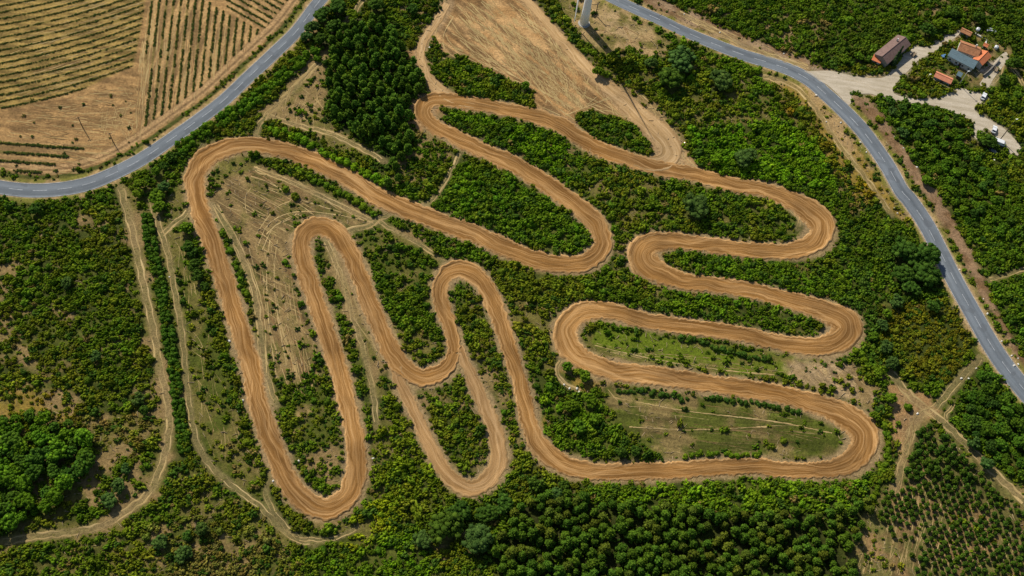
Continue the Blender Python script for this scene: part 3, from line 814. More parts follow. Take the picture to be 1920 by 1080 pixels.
def score(n, poly, ang, spread, length, curve, w=(0.8, 1.8), seed=0, sink=None, pale=0.6):
    R = random.Random(seed)
    xs = [p[0] for p in poly]; ys = [p[1] for p in poly]

    def inside(x, y):
        c = False
        for k in range(len(poly)):
            ax, ay = poly[k]; bx, by = poly[k - 1]
            if (ay > y) != (by > y) and x < (bx - ax) * (y - ay) / (by - ay) + ax:
                c = not c
        return c
    made = 0
    for _ in range(n * 12):
        if made >= n: break
        x, y = R.uniform(min(xs), max(xs)), R.uniform(min(ys), max(ys))
        if not inside(x, y): continue
        a_ = (math.degrees(math.atan2(sink[1] - y, sink[0] - x)) if sink and R.random() < 0.7 else ang) + R.gauss(0, spread)
        l = R.uniform(*length); k = R.gauss(0, curve)
        pts = []
        for q in range(7):
            pts.append((x, y, R.uniform(*w)))
            x += l / 6 * math.cos(math.radians(a_)); y += l / 6 * math.sin(math.radians(a_)); a_ += k
            if not inside(x, y): break
        if len(pts) < 3: continue
        made += 1
        (lines_p if R.random() < pale else lines_d).append(ribbon(pts, 2, 0.07, 0.0, 0, 0.3, 4, 60 + made % 40))


YOUNG_SOIL = [(1705,820),(1790,845),(1925,985),(1925,1080),(1600,1080),(1600,1030),(1650,940),(1690,870)]
FIELDB = [(860,0),(982,0),(1010,30),(1070,105),(1145,180),(1230,258),(1200,235),(1110,205),(1060,205),(1005,170),(985,155),(870,108),(826,92),(820,60)]
score(300, FIELDB, 35, 9, (50, 150), 1.6, (0.8, 2.2), 1, (1080, 215), 0.62)
score(110, FIELDB, 62, 16, (30, 90), 7, (0.8, 1.7), 2, None, 0.6)
score(30, [(985,140),(1060,150),(1120,190),(1060,215),(1000,190)], 10, 60, (30, 60), 16, (0.9, 1.8), 3, None, 0.7)
score(190, [(0,205),(150,180),(240,140),(262,150),(255,240),(200,280),(120,262),(0,258)], 4, 7, (40, 130), 2, (0.7, 1.6), 4, None, 0.42)
score(70, [(170,190),(262,150),(258,260),(200,280)], 95, 40, (25, 60), 14, (0.8, 1.5), 5, None, 0.55)
score(30, [(0,262),(170,268),(220,290),(150,325),(0,330)], 5, 5, (50, 120), 1, (0.8, 1.6), 6, None, 0.5)
score(110, [(0,0),(275,0),(262,70),(250,125),(150,172),(40,200),(0,205)], -16, 2.5, (60, 170), 1, (0.7, 1.3), 41, None, 0.8)
score(34, [(262,0),(290,0),(285,90),(270,250),(250,250),(262,100)], 97, 4, (50, 150), 1, (0.9, 1.8), 7, None, 0.65)
score(90, [(283,0),(384,0),(432,30),(498,64),(400,165),(262,258)], 97, 3, (60, 160), 1, (0.8, 1.5), 8, None, 0.7)
S1P = [(400,320),(470,300),(560,340),(690,405),(600,400),(545,440),(550,510),(590,650),(560,700),(500,600),(460,500),(405,385)]
score(110, S1P, 27, 6, (50, 150), 1.5, (0.6, 1.5), 9, None, 0.62)
score(110, [(440,430),(540,450),(550,520),(595,660),(600,760),(540,740),(490,600)], 78, 5, (50, 160), 1.5, (0.6, 1.5), 10, None, 0.62)
score(56, [(1140,735),(1300,750),(1500,770),(1560,810),(1500,850),(1260,850),(1200,800)], 7, 3, (50, 140), 1, (0.45, 0.95), 11, None, 0.55)
score(24, [(1110,640),(1300,665),(1500,690),(1540,705),(1300,688),(1120,660)], 10, 5, (40, 120), 2, (0.7, 1.3), 12, None, 0.8)
score(34, [(1470,672),(1600,682),(1650,742),(1560,735)], 40, 35, (20, 60), 10, (0.7, 1.5), 13, None, 0.8)
score(30, [(1690,735),(1740,750),(1760,775),(1720,800),(1700,860),(1675,900),(1680,800)], 75, 40, (25, 70), 8, (0.9, 1.8), 14, None, 0.8)
score(60, [(1600,185),(1625,185),(1692,275),(1762,370),(1822,480),(1902,640),(1885,630),(1797,470),(1715,345),(1640,240)], 56, 8, (30, 90), 3, (0.8, 1.8), 15, None, 0.5)
score(30, [(1280,20),(1380,58),(1515,113),(1530,140),(1400,95),(1280,42)], 24, 6, (40, 110), 2, (0.8, 1.6), 16, None, 0.6)
score(30, [(500,205),(600,110),(610,220),(690,280),(560,238)], 30, 50, (30, 80), 6, (0.8, 1.6), 17, None, 0.8)
score(26, [(610,455),(640,470),(690,600),(720,690),(665,650),(630,550)], 74, 8, (30, 100), 3, (0.7, 1.4), 18, None, 0.85)
score(26, [(1030,5),(1120,0),(1200,45),(1250,78),(1180,85),(1100,70)], 25, 30, (30, 80), 6, (0.7, 1.5), 19, None, 0.7)
score(40, [(1060,60),(1100,100),(1230,190),(1310,310),(1255,265),(1190,190)], 42, 9, (30, 90), 4, (0.8, 1.5), 20, None, 0.8)
score(40, [(300,420),(345,430),(420,690),(470,860),(400,870),(345,640)], 75, 12, (30, 90), 4, (0.6, 1.2), 21, None, 0.85)
score(34, [(1740,200),(1560,150),(1600,145),(1700,120),(1760,80),(1830,180),(1850,220)], 10, 14, (30, 80), 3, (0.7, 1.6), 22, None, 0.6)
score(26, [(1600,1045),(1680,1000),(1760,1080),(1600,1080)], 105, 6, (30, 80), 2, (0.8, 1.6), 23, None, 0.9)
for pts in ([(400,388),(432,450),(462,520),(480,600),(486,680)],[(408,384),(444,446),(476,516),(496,600),(500,700)],[(476,312),(540,336),(610,368),(700,412)],[(482,318),(548,346),(620,380),(690,418)],[(470,330),(500,340),(560,372),(640,398)],
            [(484,462),(500,425),(530,404),(570,396),(640,404),(700,418)],[(492,470),(512,428),(545,410)],[(500,440),(520,420),(556,402)],[(520,450),(514,520),(522,600),(540,700)],[(506,450),(500,520),(506,620),(520,720)],[(470,352),(460,372),(462,400)],[(545,376),(520,388),(500,410),(480,440)],
            [(1115,648),(1200,668),(1330,690),(1470,704)],[(1150,745),(1300,772),(1450,790),(1560,812)],[(1180,800),(1300,806),(1440,800)],[(1140,730),(1160,752),(1178,760)],[(1264,262),(1290,300),(1322,330)],[(1256,270),(1276,306),(1316,334)],[(1270,280),(1300,318),(1345,338)],
            [(1000,150),(1030,190),(1060,212),(1090,232)],[(985,168),(1010,196),(1050,216)],[(1160,180),(1110,196),(1060,216)],[(1200,225),(1130,206),(1080,212)],[(830,20),(818,60),(822,100),(860,118),(960,150),(1000,172)],[(850,30),(832,66),(838,96),(880,118),(980,156)]):
    lines_p.append(ribbon([(x, y, 2.4) for x, y in pts], 3, 0.075, 0.0, 0, 0.9, 3, 90))
score(90, YOUNG_SOIL, 104, 3, (40, 130), 1, (0.8, 1.7), 31, None, 0.75)
strip_object('tyre_tracks', lines_p, M_RUT)
strip_object('furrows', lines_d, M_RUTD)

# ------------------------------------------------------------------ foliage shapes
def ico(sub):
    bm = bmesh.new(); bmesh.ops.create_icosphere(bm, subdivisions=sub, radius=1.0)
    V = np.array([v_.co[:] for v_ in bm.verts]); Fc = np.array([[v_.index for v_ in f.verts] for f in bm.faces]); bm.free()
    return V, Fc


ICO1, ICO2 = ico(1), ico(2)


def leafy(seed, centres, radii, cards, csize, flat=1.0, sub=1, jit=0.3):
    """clumps of leaves: rough lumps at the centres and loose leaf sprays over them; shade differs clump by clump"""
    R = np.random.default_rng(seed)
    bV, bF = ICO1 if sub == 1 else ICO2
    Vs, Fs, Ss, o = [], [], [], 0
    for c, r in zip(centres, radii):
        v = bV * (1 + jit * (R.random((len(bV), 1)) - 0.5) * 2) * r * np.array([1, 1, flat]) + c
        Vs.append(v); Fs.append(bF + o); o += len(v)
        Ss.append(np.clip(R.normal(0.5, 0.17) + 0.13 * R.standard_normal(len(v)), 0, 1))
    centres = np.asarray(centres); radii = np.asarray(radii)
    k = R.integers(0, len(centres), cards)
    d = R.standard_normal((cards, 3)); d[:, 2] = np.abs(d[:, 2]) * 0.9 + d[:, 2] * 0.1; d /= np.linalg.norm(d, axis=1)[:, None]
    p = centres[k] + d * (radii[k] * R.uniform(0.85, 1.25, cards))[:, None] * np.array([1, 1, flat])
    n = d + 0.7 * R.standard_normal((cards, 3)); n /= np.linalg.norm(n, axis=1)[:, None]
    u = np.cross(n, R.standard_normal((cards, 3))); u /= np.linalg.norm(u, axis=1)[:, None]
    w = np.cross(n, u)
    s = (csize * R.uniform(0.6, 1.4, cards))[:, None]
    tri = np.stack([p - u * s * 0.6, p + u * s * 0.6, p + w * s * 1.2 + n * s * 0.2], 1).reshape(-1, 3)
    Vs.append(tri); Fs.append(np.arange(cards * 3).reshape(-1, 3) + o)
    Ss.append(np.repeat(np.clip(R.normal(0.58, 0.22, cards), 0, 1), 3))
    return np.vstack(Vs), np.vstack(Fs), np.concatenate(Ss)


def crown_mesh(name, args, mat):
    V, Fc, S = leafy(*args[0], **args[1])
    return mesh_np(name, V, Fc, mat, False, {'shade': ('FLOAT', S)})


def dome_points(R, n, rad, z0, z1, pw=0.55):
    out, rr = [], []
    for i in range(n):
        t_ = (i + R.random()) / n
        prof = (1 - t_ ** 1.7) ** pw
        a_ = i * 2.399963 + R.random() * 0.7
        r = rad * prof * (0.55 + 0.45 * R.random())
        out.append((r * math.cos(a_), r * math.sin(a_), z0 + (z1 - z0) * t_)); rr.append(rad * (0.42 - 0.16 * t_) * (0.8 + 0.4 * R.random()))
    return np.array(out), np.array(rr)


def make_pine_crown(seed, rad, z0, z1):
    R = np.random.default_rng(seed)
    c, r = dome_points(R, 26, rad * 0.82, z0 + 0.5, z1 - 0.5)
    return crown_mesh('crown', ((seed, c, r, 420, 0.30), dict(jit=0.34)), M_LEAF)


def make_broad_crown(seed, rad, zc, flat, nb, cards, cs):
    R = np.random.default_rng(seed)
    c, r = [], []
    lob = [(R.uniform(-.45, .45) * rad, R.uniform(-.45, .45) * rad, R.uniform(-.15, .35) * rad * flat, R.uniform(.5, .72) * rad) for _ in range(6)]
    for i in range(nb):
        L = lob[i % 6]
        d = R.standard_normal(3); d[2] = abs(d[2]) * 0.8 - 0.25; d /= np.linalg.norm(d)
        q = d * L[3] * R.uniform(0.7, 1.0) * np.array([1, 1, flat]) + np.array(L[:3])
        c.append(q + np.array([0, 0, zc])); r.append(rad * R.uniform(0.13, 0.24))
    for L in lob:
        c.append(np.array(L[:3]) + np.array([0, 0, zc - 0.1 * rad])); r.append(L[3] * 0.75)
    return crown_mesh('crown', ((seed, np.array(c), np.array(r), cards, cs), dict(jit=0.34, flat=0.85)), M_LEAF)


def make_bush_mesh(seed, nb, cards, mat, name='bush', cs=0.16, spread=0.62, sub=1, core=0.62):
    R = np.random.default_rng(seed)
    c = [(0, 0, 0.28)]; r = [core]
    for i in range(nb):
        a_ = R.uniform(0, 6.283); q = spread * math.sqrt(R.random()) 
        c.append((q * math.cos(a_), q * math.sin(a_), 0.30 + 0.45 * (1 - (q / spread) ** 2) * R.uniform(0.5, 1.1))); r.append(R.uniform(0.24, 0.40))
    return crown_mesh(name, ((seed, np.array(c), np.array(r), cards, cs), dict(flat=0.9, jit=0.33)), mat)


def trunk_mesh(h, r, limbs, seed):
    R = random.Random(seed); m = MB()
    m.tube([(0, 0, -0.3), (0.02 * h, 0, h * 0.35), (-0.01 * h, 0.02 * h, h * 0.7), (0, 0, h)], [r * 1.25, r, r * 0.7, r * 0.3], 8)
    for k in range(limbs):
        a_ = k * 2.4 + R.random(); z = h * R.uniform(0.4, 0.75); l = h * R.uniform(0.2, 0.34)
        m.tube([(0, 0, z), (l * .55 * math.cos(a_), l * .55 * math.sin(a_), z + l * .35), (l * math.cos(a_), l * math.sin(a_), z + l * .8)], [r * .5, r * .34, r * .12], 6)
    o = m.build('trunk', M_BARK); me = o.data; bpy.data.objects.remove(o)
    return me


PINE = [(trunk_mesh(5.0, 0.16, 5, i), make_pine_crown(100 + i, 1.95 + 0.12 * (i % 3), 0.9, 5.4 + 0.5 * (i % 2))) for i in range(7)]
BROAD = [(trunk_mesh(3.4, 0.24, 6, 30 + i), make_broad_crown(200 + i, 2.6, 2.35, 0.85, 95, 1900, 0.17)) for i in range(6)]
SAPL = [(trunk_mesh(2.2, 0.07, 3, 60 + i), make_pine_crown(300 + i, 1.05, 0.3, 2.8)) for i in range(5)]
BUSH = [make_bush_mesh(400 + i, 9 + i % 4, 260, M_LEAF, 'bush', 0.11) for i in range(7)]


def tree(name, kinds, k, x, y, sc, col, rz=None, zs=1.0):
    tm, cm = kinds[k % len(kinds)]
    e = empty(name, (x, y, float(hgt(x, y)) - 0.05), random.uniform(0, 6.28) if rz is None else rz)
    e.scale = (sc, sc, sc * zs)
    tr = link('trunk', tm, e); cr = link('crown', cm, e)
    cr.color = (*col, 1)
    return e


def tintv(c, a=0.18):
    k = 1 + random.uniform(-a, a); h = random.uniform(-0.12, 0.12)
    return (c[0] * k * (1 + h), c[1] * k, c[2] * k * (1 - h))


# ------------------------------------------------------------------ words for labels
PLACES = [('the wide top-left track bend', 440, 262), ('the long left straight of the track', 440, 600), ('the small upside-down U bend', 600, 432),
 ('the sharp hairpin at the bottom left', 610, 950), ('the tall narrow double bend', 862, 512), ('the dusty lower loop', 880, 900), ('the dusty lower loop', 790, 790),
 ('the hairpin ending the central wedge', 1125, 460), ('the narrow hairpin beside the pine grove', 795, 212), ('the upper bare field', 930, 90), ('the upper bare field', 1080, 180),
 ('the highest right-hand hairpin', 1545, 420), ('the left-facing hairpin by the middle', 1195, 485), ('the middle right-hand hairpin', 1600, 612),
 ('the left-facing hairpin above the meadow', 1052, 625), ('the widest hairpin, lower right', 1625, 820), ('the straight along the pine plantation', 1250, 890), ('the straight along the pine plantation', 1450, 890),
 ('the muddy path crossing', 1712, 775), ('the pale gravel yard', 1600, 155), ('the pale gravel yard', 1760, 195), ('the wind turbine', 1110, 55), ('the long straight into the central wedge', 850, 428), ('the long straight into the central wedge', 650, 340),
 ('the middle of the right-hand road', 1660, 320), ('the middle of the right-hand road', 1720, 400), ('the lower end of the right-hand road', 1800, 545), ('the lower end of the right-hand road', 1880, 690), ('the upper end of the right-hand road', 1300, 70),
 ('the upper end of the left road', 560, 60), ('the middle of the left road', 430, 180), ('the left road bend', 160, 350), ('the ploughed fields', 200, 200),
 ('the top of the rutted path', 240, 430), ('the middle of the rutted path', 285, 620), ('the lower curve of the rutted path', 290, 900), ('the end of the rutted path', 80, 1005),
 ('the red-roofed farm houses', 1820, 95), ('the parked cars', 1870, 260), ('the straw-covered clearing', 500, 400), ('the straw-covered clearing', 530, 600), ('the lower meadow', 1380, 800), ('the grassy strip inside the track', 1300, 655),
 ('the upper track straight', 1000, 215), ('the upper track straight', 1200, 300), ('the upper track straight', 1380, 348), ('the short middle straight', 1380, 460), ('the second middle straight', 1380, 540), ('the third middle straight', 1380, 625), ('the straight above the lower meadow', 1350, 722),
 ('the S-shaped straight in the centre', 975, 690), ('the S-shaped straight in the centre', 940, 600)]


def place_of(x, y):
    p = proj(np.array([x, y, 0.0]))
    return min(PLACES, key=lambda q: (q[1] - p[0]) ** 2 + (q[2] - p[1]) ** 2)[0], p


def hue_word(c):
    if c[0] > 0.19: return 'yellowish'
    if c[0] > 0.118: return 'olive green'
    if c[1] > 0.17: return 'bright green'
    if c[2] > 0.0165: return 'bluish green'
    if c[1] < 0.1: return 'very dark green'
    return 'mid green'


def extremes(objs, what):
    """the outermost ones of a stand can be singled out"""
    P = [(o, proj(np.array(o.location))) for o in objs]
    used = set()
    for word, key in (('leftmost', lambda q: q[1][0]), ('rightmost', lambda q: -q[1][0]), ('highest in the picture', lambda q: q[1][1]), ('lowest in the picture', lambda q: -q[1][1]), ('tallest', lambda q: -q[0].scale[2])):
        for o, p in sorted(P, key=key):
            if o.name not in used and -5 < p[0] < W + 5 and 0 < p[1] < H + 10:
                used.add(o.name)
                o['label'] = f'{word} {what}' if word in ('leftmost', 'rightmost', 'tallest') else f'{what}, {word}'
                break


def poisson(poly, dist, jitter=0.3, rowang=None, nmax=9999, seed=3):
    """jittered staggered grid (metres) inside a traced outline"""
    R = np.random.default_rng(seed)
    P = at([p[0] for p in poly], [p[1] for p in poly])[:, :2]
    c = P.mean(0); a_ = rowang if rowang is not None else 0.3
    ca, sa = math.cos(a_), math.sin(a_)
    Q = (P - c) @ np.array([[ca, -sa], [sa, ca]])
    out = []
    j = 0
    y = Q[:, 1].min()
    while y < Q[:, 1].max():
        x = Q[:, 0].min() + (dist / 2 if j % 2 else 0)
        while x < Q[:, 0].max():
            q = np.array([x, y]) + (R.random(2) - 0.5) * 2 * jitter * dist
            w = q @ np.array([[ca, sa], [-sa, ca]]) + c
            ins = False
            for k in range(len(P)):
                ax, ay = P[k]; bx, by = P[k - 1]
                if (ay > w[1]) != (by > w[1]) and w[0] < (bx - ax) * (w[1] - ay) / (by - ay) + ax:
                    ins = not ins
            if ins: out.append(w)
            x += dist
        y += dist * 0.87; j += 1
    return out


TAKEN = []   # (x, y, r) spots of trees, kept free of scrub


def clear_of(x, y, m=0.4):
    q = np.array([x]), np.array([y])
    return look(D_TRACK, *q)[0] > m and look(D_FTRACK, *q)[0] > m and look(D_ROAD, *q)[0] > m + 0.8 and look(M_Y, *q)[0] < 0.1 and look(D_PATH, *q)[0] > m * 0.5


# --- pine grove by the narrow hairpin
GROVE = [(612,92),(628,66),(655,52),(700,36),(730,48),(748,80),(768,100),(782,130),(798,160),(795,178),(772,196),(774,236),(768,285),(758,332),(738,352),(716,345),(728,300),(704,272),(665,250),(625,235),(612,190),(618,150)]
grove = []
for w in poisson(GROVE, 4.3, 0.3, 0.4, seed=5):
    if not clear_of(*w, 0.9): continue
    s = random.uniform(0.8, 1.25)
    o = tree('pine_tree', PINE, random.randrange(7), w[0], w[1], s, tintv((0.068, 0.135, 0.011), 0.3), zs=random.uniform(0.85, 1.15))
    pl, p = place_of(*w)
    sec = 'top edge' if p[1] < 85 else ('narrow tail' if p[1] > 260 else ('side facing the bare field' if p[0] > 755 else ('side facing the left road' if p[0] < 648 else 'middle')))
    tag(o, f'{"large" if s > 1.07 else ("small" if s < 0.92 else "mid-sized")} dark green pine in the {sec} of the dense grove', 'tree', 'dark pines in the dense grove')
    grove.append(o); TAKEN.append((w[0], w[1], 1.4))
extremes(grove, 'dark pine of the dense grove')

# --- pine plantation along the bottom
PLANT = [(985,935),(1060,925),(1120,938),(1240,950),(1340,962),(1450,965),(1560,955),(1640,940),(1630,980),(1592,1030),(1598,1075),(1590,1125),(925,1125),(935,1070),(900,1040),(950,1000),(960,960)]
plant = []
for w in poisson(PLANT, 3.45, 0.22, 0.62, seed=8):
    if not clear_of(*w, 1.2): continue
    pl, p = place_of(*w)
    far = np.clip((p[0] - 1250) / 350, 0, 1)
    if random.random() < 0.12 + 0.15 * far: continue
    s = random.uniform(0.78, 1.15) * (1 - 0.16 * far)
    c = (0.060, 0.118, 0.009) if random.random() < 0.7 else (0.085, 0.115, 0.011)
    o = tree('plantation_pine', PINE, random.randrange(7), w[0], w[1], s, tintv(c, 0.22), zs=random.uniform(0.85, 1.05))
    sec = 'beside the spreading broadleaf trees' if p[0] < 990 else ('front row facing the track' if p[1] < 975 else ('thinning side near the saplings' if p[0] > 1480 else ('middle' if p[1] < 1030 else 'bottom rows')))
    tag(o, f'{"large" if s > 1.05 else ("small" if s < 0.85 else "mid-sized")} {hue_word(c)} plantation pine, {sec}', 'tree', 'pines planted along the bottom')
    plant.append(o); TAKEN.append((w[0], w[1], 1.3))
extremes(plant, 'plantation pine along the bottom')

# --- young conifers on the cleared slope
YOUNG = [(1712,808),(1732,796),(1790,838),(1850,900),(1935,980),(1935,1110),(1770,1110),(1690,1075),(1700,1010),(1640,1000),(1655,930),(1695,870)]
yd = at(1740, 1000) - at(1765, 903); YROW = -math.atan2(yd[1], yd[0])
young = []
for w in poisson(YOUNG, 2.45, 0.15, YROW, seed=9):
    if not clear_of(*w, 0.4): continue
    pl, p = place_of(*w)
    if random.random() < 0.10: continue
    s = random.uniform(0.6, 1.0) * (1.25 if p[1] < 900 else 1.0)
    if p[0] < 1745 - (p[1] - 985) * 0.4 and p[1] > 985 and random.random() < 0.6: continue
    o = tree('young_conifer', SAPL, random.randrange(5), w[0], w[1], s, tintv((0.056,0.108,0.010), 0.25))
    sec = 'top of the cleared slope by the path fork' if p[1] < 870 else ('beside the long rutted path' if p[0] - 1700 > (p[1] - 800) * 1.15 else ('middle rows of the cleared slope' if p[1] < 1010 else 'bottom rows of the cleared slope'))
    tag(o, f'{"large" if s > 0.95 else ("small" if s < 0.72 else "mid-sized")} young conifer, {sec}', 'tree', 'young conifers on the cleared slope')
    young.append(o); TAKEN.append((w[0], w[1], 0.8))
extremes(young, 'young conifer of the cleared slope')

# --- single broadleaf trees: px, py of the crown, radius px, colour, words
BL = [(1306,394,28,T_BLUE,'big round dark tree alone inside the upper right loop'),
 (1282,112,27,T_BLUE,'large bluish tree nearest the upper road, in the trio'),(1262,148,27,T_DARK,'large dark tree casting a deep shadow below the trio'),(1350,150,24,T_BLUE,'right one of the trio below the upper road'),
 (1222,118,13,T_BLUE,'small round bluish tree left of the trio'),(1396,298,22,T_BLUE,'pale bluish tree amid the bright green scrub'),(1345,300,13,T_BRIGHT,'bright tree left of the pale bluish one'),
 (1700,475,25,T_DARK,'upper left tree of the big clump by the road'),(1735,478,27,T_DARK,'tree of the big clump touching the road edge'),(1738,512,26,T_DARK,'lowest big tree of the roadside clump'),(1694,512,22,T_DARK,'lower left tree of the roadside clump'),(1708,540,17,T_DARK,'smaller tree under the roadside clump'),(1748,572,15,T_DARK,'round tree by the road below the big clump'),
 (838,990,32,T_DARK,'spreading tree left of its twin above the bottom clearing'),(892,1005,33,T_BLUE,'spreading bluish tree with its trunk showing at the bottom'),(860,958,24,T_DARK,'dark tree behind the two spreading ones'),(912,962,22,T_DARK,'dark tree just below the dusty loop'),(945,945,20,T_DARK,'dark tree between dusty loop and plantation'),(795,1015,20,T_BLUE,'bluish tree left of the spreading pair'),(1005,905,15,T_DARK,'dark tree tucked under the track curve'),(1040,925,15,T_BLUE,'bluish tree under the track curve, right one'),(1058,908,11,T_DARK,'small round tree touching the track curve'),
 (586,52,15,T_BLUE,'bluish tree on the road side above the grove'),(604,30,18,T_DARK,'dark tree beside the top of the left road'),(634,10,20,T_DARK,'dark tree at the very top beside the left road'),(628,52,16,T_DARK,'dark tree between left road and pine grove'),(600,72,14,T_DARK,'low dark tree at the road end of the hedge'),(575,70,12,T_BLUE,'small bluish tree closest to the left road'),(706,10,16,T_DARK,'dark tree at the top edge beside the little clearing'),(660,30,14,T_MID,'tree over the little tan clearing'),(775,15,13,T_DARK,'small dark tree at the top by the bare field'),
 (258,748,13,T_BLUE,'bluish tree left of the lower rutted path'),(268,770,11,T_DARK,'dark tree under the bluish one by the path'),(203,940,17,T_BLUE,'bluish tree above the path end'),(222,912,16,T_BLUE,'dark bluish tree over the path curve'),(236,880,11,T_BLUE,'pale small tree above the path curve'),
 (296,1018,17,T_BLUE,'bluish tree at the bottom left, left of a pair'),(345,1040,17,T_BLUE,'bluish tree at the bottom, right of a pair'),(376,990,15,T_BLUE,'pale bluish tree on the bottom slope'),(352,1005,11,T_DARK,'small dark tree on the bottom slope'),
 (124,530,13,T_BLUE,'bluish tree alone in the left scrub'),(180,668,12,T_BLUE,'dark bluish round tree deep in the left scrub'),(62,392,13,T_DARK,'dark tree under the left road bend'),(75,388,11,T_DARK,'second dark tree under the left road bend'),
 (308,348,14,T_BLUE,'round bluish tree with a black shadow inside the road curve'),(292,368,17,T_MID,'leafy green tree above the grassy verge'),(297,388,14,T_MID,'lower green tree above the grassy verge'),(262,346,13,T_MID,'green tree near the path entrance'),(256,362,12,T_MID,'second green tree near the path entrance'),
 (350,430,14,T_MID,'green tree left of the track under the spur'),(352,462,14,T_DARK,'dark tree left of the long track straight'),(362,475,12,T_DARK,'dark tree touching the long track straight'),(365,498,14,T_DARK,'dark tree halfway along the long track straight'),(370,518,13,T_DARK,'bluish dark tree left of the long straight'),(384,540,10,T_DARK,'small dark tree left of the long straight'),
 (322,294,11,T_DARK,'small dark tree under the left road'),(290,320,11,T_MID,'small tree in the road curve corner'),(308,310,10,T_DARK,'small dark tree by the left road'),
 (985,160,10,T_MID,'small tree at the tip of the upper island'),(1122,135,12,T_MID,'bush-like tree left of the turbine shadow'),
 (1300,480,9,T_MID,'little tree over the left-facing hairpin'),(1680,565,13,T_BLUE,'bluish round tree right of the middle hairpin'),(1665,590,11,T_MID,'round tree right of the middle hairpin'),
 (1660,650,14,T_BLUE,'bluish tree below the middle hairpin'),(1672,680,14,T_BLUE,'second bluish tree below the middle hairpin'),(1655,610,12,T_BLUE,'bluish tree above the row by the hairpin'),(1640,630,11,T_MID,'green tree beside the middle hairpin'),(1650,700,11,T_MID,'green tree above the muddy crossing'),(1672,745,13,T_MID,'green tree beside the muddy crossing'),
 (1880,185,11,T_MID,'bush-like tree behind the parked van'),(1852,265,18,T_DARK,'dark tree beside the parked cars'),(1840,258,12,T_MID,'green tree at the end of the gravel'),(1672,212,10,T_BLUE,'small round tree beside the brown bank'),(1692,250,11,T_BLUE,'round bluish tree on the brown bank'),
 (1832,35,14,T_DARK,'dark tree behind the top shed'),(1790,22,13,T_DARK,'dark tree at the top right'),(1740,55,15,T_DARK,'dark tree behind the yard'),(1760,45,12,T_MID,'green tree above the yard track'),(1612,108,10,T_MID,'round bush-like tree left of the yard house'),(1585,112,9,T_MID,'round small tree by the bank end'),
 (1740,338,12,T_MID,'green tree on the scrub slope'),(1880,150,12,T_DARK,'dark tree right of the farm'),(1900,120,14,T_DARK,'dark tree at the right edge by the farm'),
 (1640,780,10,T_MID,'small tree at the widest hairpin'),(1853,870,14,T_BLUE,'bluish tree in the corner thicket'),(1825,830,12,T_BLUE,'bluish tree beside the long rutted path'),
 (1065,690,12,(0.07, 0.14, 0.008),'bright tree by the pale rocks'),(1095,705,13,(0.075, 0.145, 0.008),'bright tree above the pale rocks'),(1070,760,15,T_MID,'tree below the pale rocks'),(1105,750,16,T_MID,'tree at the meadow edge'),(1120,785,14,T_MID,'lower tree at the meadow edge'),(1085,800,14,(0.07, 0.14, 0.008),'bright tree above the lower straight'),(1165,850,12,T_DARK,'dark tree at the meadow corner'),(1190,845,11,T_DARK,'last dark tree at the meadow corner')]
for i, (px, py, r, c, lab) in enumerate(BL):
    g0 = at(px, py); mpp = np.linalg.norm(at(px + 1, py) - g0)
    R = r * mpp; sc = R / 2.75
    zt = 2.3 * sc * (0.72 if r >= 17 else 0.95)
    g1 = at(px, py, zt)
    o = tree('broadleaf_tree', BROAD, i, g1[0], g1[1], sc, tintv(c, 0.1), zs=0.72 if r >= 17 else 0.95)
    tag(o, lab, 'tree'); TAKEN.append((g1[0], g1[1], R * 0.8))

# --- leafy patch in the lower left corner, thicket by the lower road, hedges
PATCHES = [('corner_tree', [(-20,800),(60,782),(150,795),(185,840),(160,900),(95,965),(30,995),(-20,985)], 4.3, (0.072, 0.150, 0.007), BROAD, (0.6, 1.35), 'tree', 'leafy tree in the lower left corner wood', 'trees of the lower left corner wood'),
 ('thicket_tree', [(1838,698),(1872,722),(1935,800),(1935,925),(1862,862),(1800,808),(1776,778)], 3.4, (0.050, 0.105, 0.007), BROAD, (0.5, 1.0), 'tree', 'dense green tree in the thicket under the lower road', 'trees of the thicket under the lower road'),
 ('slope_tree', [(1645,186),(1720,196),(1785,216),(1808,240),(1795,268),(1830,300),(1880,350),(1900,420),(1850,470),(1790,400),(1720,300),(1670,232)], 4.4, (0.064,0.129,0.007), BROAD, (0.5,0.85), 'tree', 'dark leafy tree on the slope right of the road', 'trees on the slope right of the road')]
for nm, poly, ds, c, kinds, sr, cat, lab, grp in PATCHES:
    L = []
    for w in poisson(poly, ds, 0.35, 0.5, seed=hash(nm) % 97 if False else len(nm)):
        if not clear_of(*w, 1.0) or any(look(M_BANK, np.array([w[0] + a_]), np.array([w[1]]))[0] > 0.05 for a_ in (-3.0, -1.5, 0.0)): continue
        if any(look(M_Y, np.array([w[0] + a_]), np.array([w[1] + b_]))[0] > 0.1 for a_ in (-2.5, 2.5) for b_ in (-2.5, 2.5)): continue
        s = random.uniform(*sr); cc = tintv(c if random.random() < 0.7 else (c[0] * 0.65, c[1] * 0.68, c[2] * 1.3), 0.3)
        o = tree(nm, kinds, random.randrange(6), w[0], w[1], s, cc)
        sz = 'large' if s > sr[0] + 0.7 * (sr[1] - sr[0]) else ('small' if s < sr[0] + 0.3 * (sr[1] - sr[0]) else 'mid-sized')
        pl, p = place_of(*w)
        tag(o, f'{sz} {lab}', cat, grp); L.append(o); TAKEN.append((w[0], w[1], s * 2.0))
    extremes(L, lab)

bushes = []


